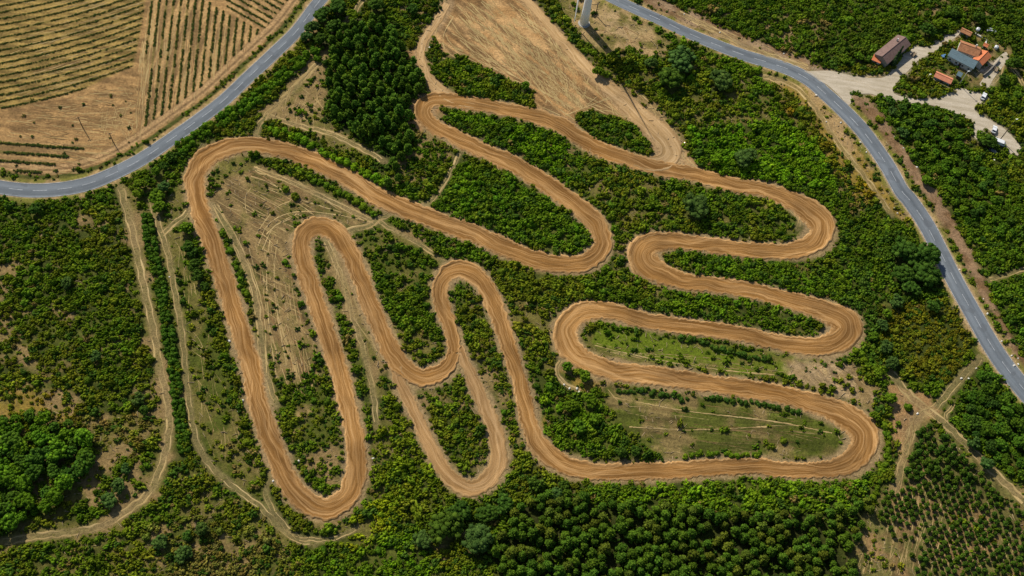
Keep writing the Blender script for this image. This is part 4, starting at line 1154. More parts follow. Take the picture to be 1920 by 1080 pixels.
def add_bush(px, py, r, c, name='bush', lab=None, grp=None, k=None, zs=1.0):
    g0 = at(px, py); mpp = np.linalg.norm(at(px + 1, py) - g0)
    R = r * mpp
    g0 = at(px, py, R * 0.5)
    o = link(name, BUSH[random.randrange(7)])
    o.location = (g0[0], g0[1], float(hgt(g0[0], g0[1])) - 0.06 * R); o.rotation_euler = (0, 0, random.uniform(0, 6.28)); o.scale = (R, R, R * zs)
    o.color = (*c, 1)
    tag(o, lab, 'bush', grp); TAKEN.append((g0[0], g0[1], R * 0.75))
    return o


# clipped-looking hedge line beside the rutted path
hl = catmull([(276,405),(286,470),(300,530),(312,600),(322,660),(330,720),(338,790),(348,850)], 1.0)
hb = []
for i in range(0, len(hl), 9):
    for sd_ in (-6, 5):
        if random.random() < 0.08: continue
        hb.append(add_bush(hl[i, 0] + sd_ + random.uniform(-2, 2), hl[i, 1] + random.uniform(-3, 3), random.uniform(7, 10), tintv((0.052,0.110,0.008), 0.15), 'hedge_bush',
                           f'{"left" if sd_ < 0 else "right"}-side hedge bush {"at the top" if hl[i,1] < 520 else ("halfway down" if hl[i,1] < 700 else "at the lower end")} of the row along the rutted path', 'hedge bushes along the rutted path', zs=1.2))
extremes(hb, 'hedge bush of the row along the rutted path')
rl = catmull([(598,92),(560,108),(540,125),(520,142),(500,160),(480,176),(455,195),(430,206),(405,225),(380,238),(358,256),(330,272)], 1.0)
hb = []
for i in range(0, len(rl), 9):
    for sd_ in (-4, 5):
        if random.random() < 0.12: continue
        hb.append(add_bush(rl[i, 0] + sd_ * 0.6 + random.uniform(-3, 3), rl[i, 1] + 6 + sd_ * 1.2 + random.uniform(-3, 3), random.uniform(7.5, 11.5), tintv((0.073,0.152,0.007), 0.2), 'roadside_bush',
                           f'{"road-side" if sd_ < 0 else "field-side"} bush {"at the top" if rl[i,1] < 140 else ("in the middle" if rl[i,1] < 200 else "at the lower end")} of the row along the left road', 'bushes along the left road', zs=1.2))
extremes(hb, 'bush of the row along the left road')
# rows of bushes in the wedge and beside the straights
ROWS = [([(558,318),(580,330),(610,345),(640,362),(672,382),(700,398)], (8, 11), T_MID, 'bush in the row inside the long straight'),
 ([(505,240),(540,248),(570,262),(600,280),(640,300),(690,322),(720,345)], (9, 13), T_BRIGHT, 'bush in the row outside the long straight'),
 ([(1595,650),(1640,690)], (8, 10), T_MID, 'bush outside the middle right-hand hairpin'),
 ([(1300,722),(1340,745),(1400,752),(1460,762),(1500,775)], (5, 8), T_DARK, 'dark bush along the top of the lower meadow'),
 ([(1280,632),(1320,640),(1360,655),(1410,668),(1450,672)], (6, 9), T_DARK, 'round bush below the third middle straight'),
 ([(1160,730),(1220,735),(1290,748)], (5, 8), T_DARK, 'small bush along the left end of the meadow'),
 ([(1285,855),(1330,850),(1400,852),(1430,848)], (5, 8), T_MID, 'low bush along the foot of the lower meadow'),
 ([(880,318),(870,345),(862,372)], (8, 12), T_BRIGHT, 'bright bush lining the pale spur in the wedge'),
 ([(1015,25),(1040,50),(1060,72),(1075,90)], (4, 6), T_MID, 'small bush between bare field and turbine'),
 ([(1095,95),(1112,98),(1128,105)], (7, 10), T_MID, 'bush beside the turbine shadow'),
 ([(1690,150),(1700,165),(1720,172),(1735,180)], (7, 9), T_MID, 'bush on the island in the gravel yard'),
 ([(1820,205),(1832,212),(1842,222)], (6, 8), T_DARK, 'bush in the gravel fork'),
 ([(1835,232),(1848,242)], (6, 8), T_MID, 'bush below the gravel fork'),
 ([(1640,935),(1655,880),(1668,830),(1660,790)], (7, 10), T_MID, 'bush between widest hairpin and rutted path'),
 ([(395,400),(420,450),(440,500),(462,560)], (7, 10), T_MID, 'bush inside the long left straight')]
for line, rr, c, lab in ROWS:
    l = catmull(line, 1.0); i = 0; L = []
    while i < len(l):
        r = random.uniform(*rr)
        pt = l[i] + np.array([random.uniform(-3, 3), random.uniform(-3, 3)])
        if clear_of(*at(pt[0], pt[1])[:2], 0.3):
            L.append(add_bush(pt[0], pt[1], r, tintv(c, 0.2), 'bush', lab, lab.replace('bush', 'bushes', 1)))
        i += int(r * 1.35)
    if len(L) > 2: extremes(L, lab)
# the rest of the larger bushes that stand out of the scrub
R = np.random.default_rng(21)
n = 0
cells = {}
while n < 190:
    px, py = R.uniform(5, 1915), R.uniform(5, 1075)
    w = at(px, py)[:2]; q = (np.array([w[0]]), np.array([w[1]]))
    dn = look(GD, *q)[0]
    if dn < 0.55 and R.random() > 0.12: continue
    if not clear_of(*w, 1.6) or look(M_FA, *q)[0] > 0.1 or look(M_FB, *q)[0] > 0.1: continue
    if any((w[0] - a_) ** 2 + (w[1] - b_) ** 2 < (r_ + 1.2) ** 2 for a_, b_, r_ in TAKEN): continue
    c = look(GT, *q)[0]; c = tintv((c[0] * 0.85, c[1] * 0.95, c[2]), 0.25)
    pl, p = place_of(*w); r = R.uniform(7, 11)
    add_bush(px, py, r, c, 'bush', f'{"big" if r > 9.4 else "middling"} {hue_word(c)} scrub bush near {pl}', 'bushes standing out of the scrub', zs=1.1)
    n += 1

# ------------------------------------------------------------------ low scrub, tufts, crop rows, dead wood: nobody could count them
protos = bpy.data.collections.new('scrub_shapes')
for i in range(8):
    me = make_bush_mesh(700 + i, 8 + i % 4, 110, M_SCRUB, 'scrub_shape', 0.16, 0.95, core=0.42)
    protos.objects.link(bpy.data.objects.new('scrub_shape', me))


def scatter(name, P, scl, rot, tint, coll):
    me = bpy.data.meshes.new(name)
    me.vertices.add(len(P)); me.vertices.foreach_set('co', np.asarray(P, np.float32).ravel())
    for an, typ, key, d in (('scl', 'FLOAT_VECTOR', 'vector', scl), ('rot', 'FLOAT_VECTOR', 'vector', rot), ('tint', 'FLOAT_COLOR', 'color', np.c_[tint, np.ones(len(P))])):
        a_ = me.attributes.new(an, typ, 'POINT'); a_.data.foreach_set(key, np.asarray(d, np.float32).ravel())
    a_ = me.attributes.new('which', 'INT', 'POINT'); a_.data.foreach_set('value', RNG.integers(0, len(coll.objects), len(P)).astype(np.int32))
    o = link(name, me)
    ng = bpy.data.node_groups.new(name, 'GeometryNodeTree')
    ng.interface.new_socket('Geometry', in_out='INPUT', socket_type='NodeSocketGeometry')
    ng.interface.new_socket('Geometry', in_out='OUTPUT', socket_type='NodeSocketGeometry')
    gi = ng.nodes.new('NodeGroupInput'); go = ng.nodes.new('NodeGroupOutput')
    ci = ng.nodes.new('GeometryNodeCollectionInfo'); ci.inputs['Collection'].default_value = coll
    ci.inputs['Separate Children'].default_value = True; ci.inputs['Reset Children'].default_value = True
    ip = ng.nodes.new('GeometryNodeInstanceOnPoints'); ip.inputs['Pick Instance'].default_value = True
    ng.links.new(gi.outputs[0], ip.inputs['Points']); ng.links.new(ci.outputs[0], ip.inputs['Instance'])
    for an, dt, sock in (('scl', 'FLOAT_VECTOR', 'Scale'), ('rot', 'FLOAT_VECTOR', 'Rotation'), ('which', 'INT', 'Instance Index')):
        na = ng.nodes.new('GeometryNodeInputNamedAttribute'); na.data_type = dt; na.inputs['Name'].default_value = an
        ng.links.new(na.outputs['Attribute'], ip.inputs[sock])
    ng.links.new(ip.outputs[0], go.inputs[0])
    md = o.modifiers.new('scatter', 'NODES'); md.node_group = ng
    return tag(o, kind='stuff')


def field_points(step, x0, x1, y0, y1):
    xs = np.arange(x0, x1, step); ys = np.arange(y0, y1, step)
    A, B = np.meshgrid(xs, ys)
    A = A + (RNG.random(A.shape) - 0.5) * step * 1.1; B = B + (RNG.random(B.shape) - 0.5) * step * 1.1
    return A.ravel(), B.ravel()


SX, SY = field_points(1.18, X0 + 1, X1 - 1, Y0 + 1, Y1 - 1)
pp = proj(np.stack([SX, SY, SX * 0], -1))
keep = (pp[:, 0] > -160) & (pp[:, 0] < W + 160) & (pp[:, 1] > -120) & (pp[:, 1] < H + 120)
SX, SY = SX[keep], SY[keep]
d = look(GD, SX, SY)
clump = fbm((SX * 0.88 + SY * 0.48) * 0.45, SY * 0.88 - SX * 0.48, 3.6, 2, 77)
lw = look(M_LEFT, SX, SY)
rowp = np.cos(2 * math.pi * ((-SX * 0.46 + SY * 0.89) / 3.1 + 0.8 * fbm(SX, SY, 22, 2, 9)))
d = d * (1 - lw * 0.42 * sstep(0.0, 0.8, rowp))
keep = RNG.random(len(SX)) < np.clip(d * (0.5 + 1.0 * sstep(0.32, 0.58, clump)), 0, 1)
# keep trunks free
tk = np.array(TAKEN)
SX, SY = SX[keep], SY[keep]
free = np.ones(len(SX), bool)
order = np.argsort(SX); xs_ = SX[order]
for x, y, r in tk:
    a_, b_ = np.searchsorted(xs_, (x - r, x + r)); idx = order[a_:b_]
    free[idx[(SX[idx] - x) ** 2 + (SY[idx] - y) ** 2 < r * r]] = False
SX, SY = SX[free], SY[free]
n = len(SX)
edge = np.minimum.reduce([look(D_TRACK, SX, SY), look(D_FTRACK, SX, SY), look(D_ROAD, SX, SY), look(D_PATH, SX, SY)])
size = look(GZ, SX, SY) * RNG.uniform(0.55, 1.15, n) * (0.75 + 0.5 * fbm(SX, SY, 7, 2, 12)) * (0.6 + 0.4 * sstep(0.2, 2.2, edge)) * 1.22
size *= np.where(RNG.random(n) < 0.34, 0.62, 1.0) * np.where(RNG.random(n) < 0.10, 1.5, 1.0)
el = RNG.uniform(0.95, 1.5, n)
scl = np.stack([size * el, size / el, size * RNG.uniform(0.9, 1.6, n)], 1)
rot = np.stack([RNG.normal(0, 0.12, n), RNG.normal(0, 0.12, n), np.where(RNG.random(n) < 0.7, RNG.normal(0.5, 0.4, n) + 1.2 * (fbm(SX, SY, 60, 2, 5) - 0.5), RNG.uniform(0, 6.283, n))], 1)
mot = fbm(SX, SY, 3.2, 2, 151)
tint = look(GT, SX, SY) * (0.62 + 0.8 * mot)[:, None] * RNG.uniform(0.8, 1.2, (n, 1)) * RNG.uniform(0.9, 1.1, (n, 3))
dk = RNG.random(n)
tint = np.where((dk < 0.16)[:, None], np.array(T_DARK) * RNG.uniform(0.9, 1.3, (n, 1)), tint)
tint = np.where(((dk > 0.965) & (look(n1, SX, SY) > 0.48))[:, None], np.array(T_DRY) * RNG.uniform(0.7, 1.1, (n, 1)), tint)
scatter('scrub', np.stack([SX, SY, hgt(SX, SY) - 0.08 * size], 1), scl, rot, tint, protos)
print('scrub', n)

# grass tufts and weeds where the ground is open
tufts = bpy.data.collections.new('tuft_shapes')
for i in range(5):
    Rr = np.random.default_rng(800 + i)
    c = np.c_[Rr.normal(0, 0.35, 4), Rr.normal(0, 0.35, 4), np.full(4, 0.15)]
    V, Fc, S = leafy(800 + i, c, np.full(4, 0.22), 60, 0.22, flat=0.6)
    tufts.objects.link(bpy.data.objects.new('tuft_shape', mesh_np('tuft_shape', V, Fc, M_SCRUB, False, {'shade': ('FLOAT', S)})))
TX, TY = field_points(1.15, X0 + 1, X1 - 1, Y0 + 1, Y1 - 1)
pp = proj(np.stack([TX, TY, TX * 0], -1))
gc = look(GC, TX, TY)
green = np.clip(1.25 - gc[:, 0] / (gc[:, 1] + 1e-6) * 0.8, 0, 1)
ok = (pp[:, 0] > -60) & (pp[:, 0] < W + 60) & (pp[:, 1] > -60) & (pp[:, 1] < H + 60) & (look(GD, TX, TY) < 0.7) & (np.minimum(look(D_TRACK, TX, TY), look(D_FTRACK, TX, TY)) > 0.4) & (look(D_ROAD, TX, TY) > 0.3) & (look(M_Y, TX, TY) < 0.1) & (look(M_FB, TX, TY) < 0.2) & (look(M_FA, TX, TY) < 0.2)
ok &= RNG.random(len(TX)) < (0.03 + 0.7 * green ** 1.5) * (0.3 + sstep(0.4, 0.6, fbm(TX, TY, 3, 2, 66)))
TX, TY, gc = TX[ok], TY[ok], gc[ok]
n = len(TX)
s = RNG.uniform(0.3, 0.62, n)
scatter('grass_tufts', np.stack([TX, TY, hgt(TX, TY)], 1), np.stack([s, s, s * 0.45], 1), np.stack([s * 0, s * 0, RNG.uniform(0, 6.28, n)], 1),
        np.clip(gc * np.array([0.95, 1.08, 0.7]), 0, 0.4) * RNG.uniform(0.8, 1.25, (n, 1)), tufts)
print('tufts', n)

# crop rows in the ploughed fields
CX, CY, CS = [], [], []
def row_pts(pxs, pys, m, gap, sz, seed):
    w = at(pxs, pys); seg = np.r_[0, np.cumsum(np.linalg.norm(np.diff(w[:, :2], axis=0), axis=1))]
    q = np.arange(0, seg[-1], 0.34); x = np.interp(q, seg, w[:, 0]); y = np.interp(q, seg, w[:, 1])
    k = (look(m, x, y) > 0.6) & (fbm(x, y, 6, 2, seed) > gap) & (look(D_ROAD, x, y) > (5.0 if seed == 61 else 9.0)) & (RNG.random(len(x)) < 0.86)
    CX.extend(x[k] + RNG.normal(0, 0.13, k.sum())); CY.extend(y[k] + RNG.normal(0, 0.13, k.sum())); CS.extend(sz * RNG.uniform(0.55, 1.25, k.sum()))
xx = np.linspace(-40, 285, 120)
for k in range(-8, 32):
    row_pts(xx, k * 12.0 - 0.17 * xx - 0.0004 * xx ** 2, M_A, 0.22, 0.40, 31)
yy = np.linspace(-40, 270, 90)
for k in range(18, 46):
    row_pts(k * 13.6 - 0.11 * yy, yy, M_B, 0.29, 0.46, 41)
xx = np.linspace(380, 620, 90)
for k in range(-40, 0):
    row_pts(xx, k * 12.5 + 0.56 * xx, M_C, 0.27, 0.46, 51)
xx = np.linspace(-40, 190, 70)
for k in range(0, 4):
    row_pts(xx, 268 + 16.4 * k + 0.07 * xx, M_D, 0.22, 0.58, 61)
fr = np.random.default_rng(4)
for _ in range(26):
    w = at(fr.uniform(20, 255), fr.uniform(150, 325))
    CX.append(w[0]); CY.append(w[1]); CS.append(fr.uniform(0.35, 0.8))
CX, CY, CS = map(np.array, (CX, CY, CS)); n = len(CX)
tc = np.where((RNG.random(n) < 0.6)[:, None], np.array((0.045, 0.075, 0.014)), np.array((0.10, 0.105, 0.02))) * RNG.uniform(0.7, 1.3, (n, 1))
scatter('crop_rows', np.stack([CX, CY, hgt(CX, CY) + 0.05], 1), np.stack([CS, CS, CS * 0.9], 1), np.stack([CS * 0, CS * 0, RNG.uniform(0, 6.28, n)], 1), tc, protos)
print('crops', n)

# dead branches lying in the scrub
DX, DY = field_points(2.3, X0 + 5, X1 - 5, Y0 + 5, Y1 - 5)
ok = (look(GC, DX, DY)[:, 0] > 0.11) & (RNG.random(len(DX)) < 0.6) & (look(D_PATH, DX, DY) > 1.0) & (look(M_FA, DX, DY) < 0.1) & (look(M_FB, DX, DY) < 0.1) & (look(M_Y, DX, DY) < 0.1) & (look(D_TRACK, DX, DY) > 0.5) & (look(D_ROAD, DX, DY) > 1.2)
DX, DY = DX[ok], DY[ok]; n = len(DX)
a_ = RNG.uniform(0, 6.28, n); L_ = RNG.uniform(0.8, 2.6, n); wv = RNG.uniform(0.06, 0.17, n); kk = RNG.normal(0, 0.5, n); zz = RNG.uniform(0.05, 0.35, n)
V = []
px_, py_ = DX.copy(), DY.copy()
for k in range(4):
    ang = a_ + kk * (k - 1.5) * 0.6
    if k: px_ = px_ + np.cos(ang) * L_ / 3; py_ = py_ + np.sin(ang) * L_ / 3
    wk = wv * (1, 0.9, 0.7, 0.25)[k]
    nx, ny = -np.sin(ang) * wk, np.cos(ang) * wk
    z = hgt(px_, py_) + zz * (0.6, 1.0, 0.95, 0.8)[k]
    V += [np.stack([px_ - nx, py_ - ny, z - wk * 0.7], 1), np.stack([px_, py_, z + wk], 1), np.stack([px_ + nx, py_ + ny, z - wk * 0.7], 1)]
V = np.stack(V, 1)
base = np.arange(n)[:, None] * 12
Fc = []
for k in range(3):
    i = k * 3
    for (p, q) in ((0, 1), (1, 2), (2, 0)):
        Fc.append(base + np.array([i + p, i + q, i + 3 + q, i + 3 + p])[None])
tag(link('dead_branches', mesh_np('dead_branches', V.reshape(-1, 3), np.concatenate(Fc), M_DEAD)), kind='stuff')
print('dead', n)

# ------------------------------------------------------------------ wind turbine
M_WHITE = simple('turbine_white_paint', (0.87, 0.88, 0.89), 0.35, 0.04, 0.4, 0.4)
M_CONC = simple('concrete', (0.42, 0.40, 0.36), 0.9, 0.15, 1)
tb = empty('wind_turbine', (TURB[0], TURB[1], float(hgt(TURB[0], TURB[1]))))
tag(tb, 'white wind turbine tower with one blade hanging down, cut by the top edge', 'wind turbine')
br = 2.0
MB().tube([(0, 0, -0.3), (0, 0, HUB_H * 0.3), (0, 0, HUB_H * 0.65), (0, 0, HUB_H - 1.2)], [br, br * 0.88, br * 0.74, br * 0.6], 40).build('tower', M_WHITE, tb, True)
MB().tube([(0, 0, -0.3), (0, 0, 0.22)], [br + 0.7, br + 0.6], 32).build('foundation', M_CONC, tb)
fd = np.array([-0.93, -0.37]); fd /= np.linalg.norm(fd)
ov = 4.6
hubp = Vector((fd[0] * ov, fd[1] * ov, HUB_H))
na = MB(); rz = math.atan2(fd[1], fd[0])
na.box((-fd[0] * 1.5, -fd[1] * 1.5, HUB_H), (8.5, 3.0, 3.2), rz, 0.5)
na.build('nacelle', M_WHITE, tb)
hb_ = MB(); hb_.tube([hubp - Vector((*fd, 0)) * 1.6, hubp - Vector((*fd, 0)) * 0.2, hubp + Vector((*fd, 0)) * 0.8, hubp + Vector((*fd, 0)) * 1.4], [1.4, 1.4, 1.0, 0.2], 20)
hub = hb_.build('hub', M_WHITE, tb, True)
# blade length: so that the tip of the hanging blade ends where the photo shows it
side = Vector((-fd[1], fd[0], 0))
foot = np.array([TURB[0] + hubp.x, TURB[1] + hubp.y, 0.0])
best = min(np.arange(1.0, 25.0, 0.1), key=lambda z: abs(proj(foot + np.array([0, 0, z]))[1] - 46))
BL_LEN = HUB_H - best
print('turbine hub', HUB_H, 'blade', BL_LEN, 'tip at', proj(foot + np.array([0, 0, best])))


def blade(dirv):
    bm = bmesh.new(); rings = []
    prof = [(0.0, 0.55, 0.55, 0), (0.05, 0.6, 0.5, 0.1), (0.16, 1.35, 0.32, 0.5), (0.3, 1.15, 0.24, 0.35), (0.55, 0.8, 0.16, 0.2), (0.8, 0.5, 0.1, 0.1), (0.96, 0.25, 0.06, 0.05), (1.0, 0.05, 0.03, 0.0)]
    cr = dirv.cross(Vector((*fd, 0))).normalized()
    for t_, c_, th, off in prof:
        o = hubp + dirv * (t_ * BL_LEN)
        rings.append([bm.verts.new(o + cr * (c_ * math.cos(a_) + off) + Vector((*fd, 0)) * th * math.sin(a_)) for a_ in [2 * math.pi * q / 14 for q in range(14)]])
    for A, B in zip(rings, rings[1:]):
        for q in range(14):
            bm.faces.new((A[q], A[(q + 1) % 14], B[(q + 1) % 14], B[q]))
    bm.faces.new(rings[-1]); bm.faces.new(rings[0][::-1])
    bmesh.ops.recalc_face_normals(bm, faces=bm.faces)
    me = bpy.data.meshes.new('blade'); bm.to_mesh(me); bm.free(); me.materials.append(M_WHITE)
    me.polygons.foreach_set('use_smooth', [True] * len(me.polygons))
    return link('blade', me, tb)


for k in range(3):
    a_ = 2 * math.pi * k / 3
    blade(Vector((0, 0, -1)) * math.cos(a_) + side * math.sin(a_))

# ------------------------------------------------------------------ houses
M_ORANGE = simple('orange_roof_tiles', (0.62, 0.20, 0.085), 0.8, 0.15, 1.2)
M_PINK = simple('salmon_roof_tiles', (0.66, 0.25, 0.14), 0.8, 0.12, 1.2)
M_TERRA = simple('weathered_terracotta_tiles', (0.42, 0.19, 0.09), 0.85, 0.25, 1.0)
M_BROWNR = simple('brown_roof_tiles', (0.21, 0.135, 0.115), 0.85, 0.2, 1.0)
M_BLUE = simple('blue_grey_sheet_roof', (0.105, 0.16, 0.185), 0.55, 0.12, 0.6, 0.3)
M_PLAST = simple('pale_plaster', (0.60, 0.57, 0.51), 0.9, 0.1, 1)
M_GRANITE = simple('granite_wall', (0.24, 0.22, 0.19), 0.9, 0.3, 2)
M_DOOR = simple('dark_painted_wood', (0.09, 0.06, 0.045), 0.7, 0.2, 2)
M_GLASS = simple('window_glass', (0.03, 0.04, 0.05), 0.12, 0.05, 1, 0.6)
M_FRAME = simple('white_window_frame', (0.7, 0.7, 0.68), 0.6, 0.05, 1)


def corrugate(m, rows, L2, W2, z0, z1, th):
    pass


def house(name, lab, p0, p1, width, eave, rise, roofm, wallm, kind='gable', openings=2, chim=False, cat='house'):
    """p0, p1: photo points of the two ends of the roof's long axis (seen at eave height)"""
    a0 = at(p0[0], p0[1], eave + rise * 0.6); a1 = at(p1[0], p1[1], eave + rise * 0.6)
    c = (a0 + a1) / 2; d_ = a1 - a0; L = float(np.linalg.norm(d_[:2])); rz = math.atan2(d_[1], d_[0])
    h = empty(name, (c[0], c[1], float(hgt(c[0], c[1]))), rz); tag(h, lab, cat)
    l, w = L / 2 - 0.25, width / 2 - 0.25
    wm = MB()
    if kind == 'gable':
        wm.prism([(-w, -0.4), (w, -0.4), (w, eave), (0, eave + rise * (w / (w + 0.25)) - 0.05), (-w, eave)], 0, -l, l)
    else:
        e2 = eave + rise
        wm.prism([(-w, -0.4), (w, -0.4), (w, e2 - 0.08), (-w, eave - 0.08)], 0, -l, l)
    wm.build('wall', wallm, h)
    W2, L2 = width / 2 + 0.1, L / 2 + 0.1
    rm = MB()
    nrow = max(4, int(L / 0.45))
    th = 0.14
    # tiled or ribbed sheets: the ribs run down the slope
    for sd_ in ((-1, 1) if kind == 'gable' else (0,)):
        prev = None
        for k in range(nrow * 2 + 1):
            x = -L2 + 2 * L2 * k / (nrow * 2); up = 0.05 if k % 2 else 0.0
            if kind == 'gable':
                q = [(x, sd_ * W2, eave - 0.04 + up), (x, 0, eave + rise + up), (x, 0, eave + rise - th + up * 0), (x, sd_ * W2, eave - 0.04 - th)]
            else:
                q = [(x, -W2, eave + up), (x, W2, eave + rise + up), (x, W2, eave + rise - th), (x, -W2, eave - th)]
            ring = [rm.bm.verts.new(p) for p in q]
            if prev:
                for j in range(4):
                    rm.bm.faces.new((prev[j], prev[(j + 1) % 4], ring[(j + 1) % 4], ring[j]))
            else:
                rm.bm.faces.new(ring)
            prev = ring
        rm.bm.faces.new(prev[::-1])
    rf = rm.build('roof', roofm, h)
    if kind == 'gable':
        MB().tube([(-L2 - 0.03, 0, eave + rise + 0.03), (L2 + 0.03, 0, eave + rise + 0.03)], [0.14, 0.14], 8).build('ridge', roofm, rf)
    if chim:
        MB().box((l * 0.5, w * 0.4, eave + rise * 0.9 + 0.4), (0.6, 0.6, 1.5), 0, 0.03).build('chimney', M_PLAST, rf)
    zt = min(2.1, eave - 0.35)
    for sd_ in (-1, 1):
        ze = eave
        MB().box((l * 0.05, sd_ * (w + 0.03), zt / 2 - 0.05), (1.0, 0.1, zt), 0).build('door', M_DOOR, h)
        for k in range(openings):
            x = -l * 0.75 + k * (1.5 * l / max(1, openings - 1)) if openings > 1 else -l * 0.6
            if abs(x - l * 0.05) < 1.1: continue
            f = MB().box((x, sd_ * (w + 0.03), zt * 0.68), (1.1, 0.1, min(1.1, eave * 0.4)), 0).build('window', M_FRAME, h)
            MB().box((x, sd_ * (w + 0.085), zt * 0.68), (0.9, 0.02, min(0.9, eave * 0.32)), 0).build('pane', M_GLASS, f)
    return h


house('farm_building', 'long brown-roofed building on the near side of the gravel yard', (1653, 108), (1697, 72), 7.2, 3.8, 1.7, M_BROWNR, M_GRANITE, openings=4, chim=True, cat='building')
house('lean_to', 'small red-roofed annex at the corner of the brown-roofed building', (1637, 107), (1653, 114), 3.0, 2.4, 0.7, M_ORANGE, M_PLAST, 'mono', 1, cat='annex')
house('long_shed', 'long shed with a flat blue-grey sheet roof between red roofs', (1781, 98), (1829, 123), 4.6, 2.9, 0.5, M_BLUE, M_PLAST, 'mono', 4, cat='shed')
house('farm_house', 'farm house with weathered terracotta hip-like roof behind the blue shed', (1800, 82), (1838, 96), 6.4, 3.4, 1.6, M_TERRA, M_PLAST, openings=3, chim=True)
house('small_house', 'small house with bright orange roof at the end of the blue shed', (1834, 115), (1851, 98), 5.0, 3.0, 1.1, M_ORANGE, M_PLAST, openings=2)
house('stone_barn', 'small stone barn with salmon roof standing alone in the garden', (1754, 138), (1785, 152), 3.6, 2.7, 0.9, M_PINK, M_GRANITE, openings=2, cat='barn')
house('garden_shed', 'little shed with narrow red roof, farthest of the farm roofs', (1803, 54), (1822, 63), 2.8, 2.3, 0.6, M_TERRA, M_GRANITE, openings=1, cat='shed')


house('outhouse', 'tiny orange-roofed outhouse right of the terracotta farm house', (1845, 82), (1853, 86), 2.0, 2.0, 0.5, M_ORANGE, M_PLAST, openings=1, cat='outhouse')
house('store', 'small grey-roofed store behind the salmon-roofed barn wall', (1795, 138), (1803, 142), 2.2, 2.0, 0.4, M_BLUE, M_GRANITE, 'mono', 1, cat='store')


def wall_line(name, lab, pts, h, th, mat, cat='wall'):
    w = at([p[0] for p in pts], [p[1] for p in pts])
    m = MB()
    for a_, b_ in zip(w[:-1], w[1:]):
        d_ = b_ - a_; L = float(np.linalg.norm(d_[:2])); c = (a_ + b_) / 2
        m.box((c[0], c[1], float(hgt(c[0], c[1])) + h / 2 - 0.15), (L + th * 0.5, th, h + 0.3), math.atan2(d_[1], d_[0]), 0.04)
    return tag(m.build(name, mat), lab, cat)


M_DRYW = simple('mossy_stone_wall', (0.30, 0.25, 0.11), 0.95, 0.3, 1.5)
wall_line('garden_wall', 'low mossy wall in front of the salmon-roofed barn', [(1738, 147), (1758, 160), (1776, 169), (1791, 176)], 1.3, 0.5, M_DRYW)
wall_line('stone_wall', 'dark stone wall curving right of the orange-roofed house', [(1872, 115), (1862, 126), (1850, 138), (1842, 144)], 1.2, 0.45, M_GRANITE)
wall_line('pavement_wall', 'pale narrow wall leading from the far shed to the orange house', [(1828, 64), (1838, 70), (1848, 76), (1846, 92)], 0.7, 0.6, M_PLAST)


def pole(name, lab, px, py, h, mat, top=None, r=0.12, arm=0.0, cat='pole'):
    g0 = at(px, py)
    e = empty(name, (g0[0], g0[1], float(hgt(g0[0], g0[1])))); tag(e, lab, cat)
    MB().tube([(0, 0, -0.3), (0, 0, h * 0.5), (0, 0, h)], [r * 1.15, r, r * 0.75], 10).build('shaft', mat, e, True)
    if arm:
        m = MB(); m.box((0, 0, h - 0.4), (arm, 0.14, 0.14), 0.5); m.build('crossarm', mat, e)
        for s_ in (-0.42, 0.42):
            MB().tube([(s_ * arm * math.cos(0.5), s_ * arm * math.sin(0.5), h - 0.33), (s_ * arm * math.cos(0.5), s_ * arm * math.sin(0.5), h - 0.08)], [0.06, 0.04], 8).build('insulator', M_FRAME, e)
    if top:
        m = MB(); m.box((0.25, 0, h + 0.06), (0.95, 0.5, 0.18), 0.4, 0.05); m.build('lamp_head', top, e)
    return e


def pole_h(base, tip):
    L = np.linalg.norm((at(*tip) - at(*base))[:2]); return float(L * math.tan(SUN_EL))


pole('utility_pole', 'dark pole with crossarm on the ploughed field, farther from the road', 155, 239, pole_h((155, 239), (171, 263)), M_WOODP, None, 0.17, 1.6)
pole('utility_pole', 'dark pole standing on the ploughed field near the road edge', 212, 266, pole_h((212, 266), (223, 289)), M_WOODP, None, 0.17, 1.6)
pole('utility_pole', 'dark post between wind turbine and the road', 1117, 28, 7.0, M_WOODP, None, 0.2, 1.0)
pole('street_lamp', 'white-headed lamp post between barn and blue shed', 1797, 160, 9.0, M_CONC, M_FRAME, 0.14, cat='lamp post')
pole('street_lamp', 'white-headed lamp on a dark post beside the parked cars', 1875, 262, 14.0, M_WOODP, M_FRAME, 0.16, cat='lamp post')
pole('street_lamp', 'short white-headed lamp at the end of the mossy wall', 1737, 149, 3.0, M_CONC, M_FRAME, 0.1, cat='lamp post')

M_WOOD = simple('greyed_planks', (0.26, 0.20, 0.13), 0.9, 0.3, 3)
M_TANK = simple('white_plastic', (0.74, 0.76, 0.78), 0.5, 0.05, 1)
M_SHEET = simple('blue_tarpaulin', (0.10, 0.22, 0.45), 0.7, 0.15, 1)


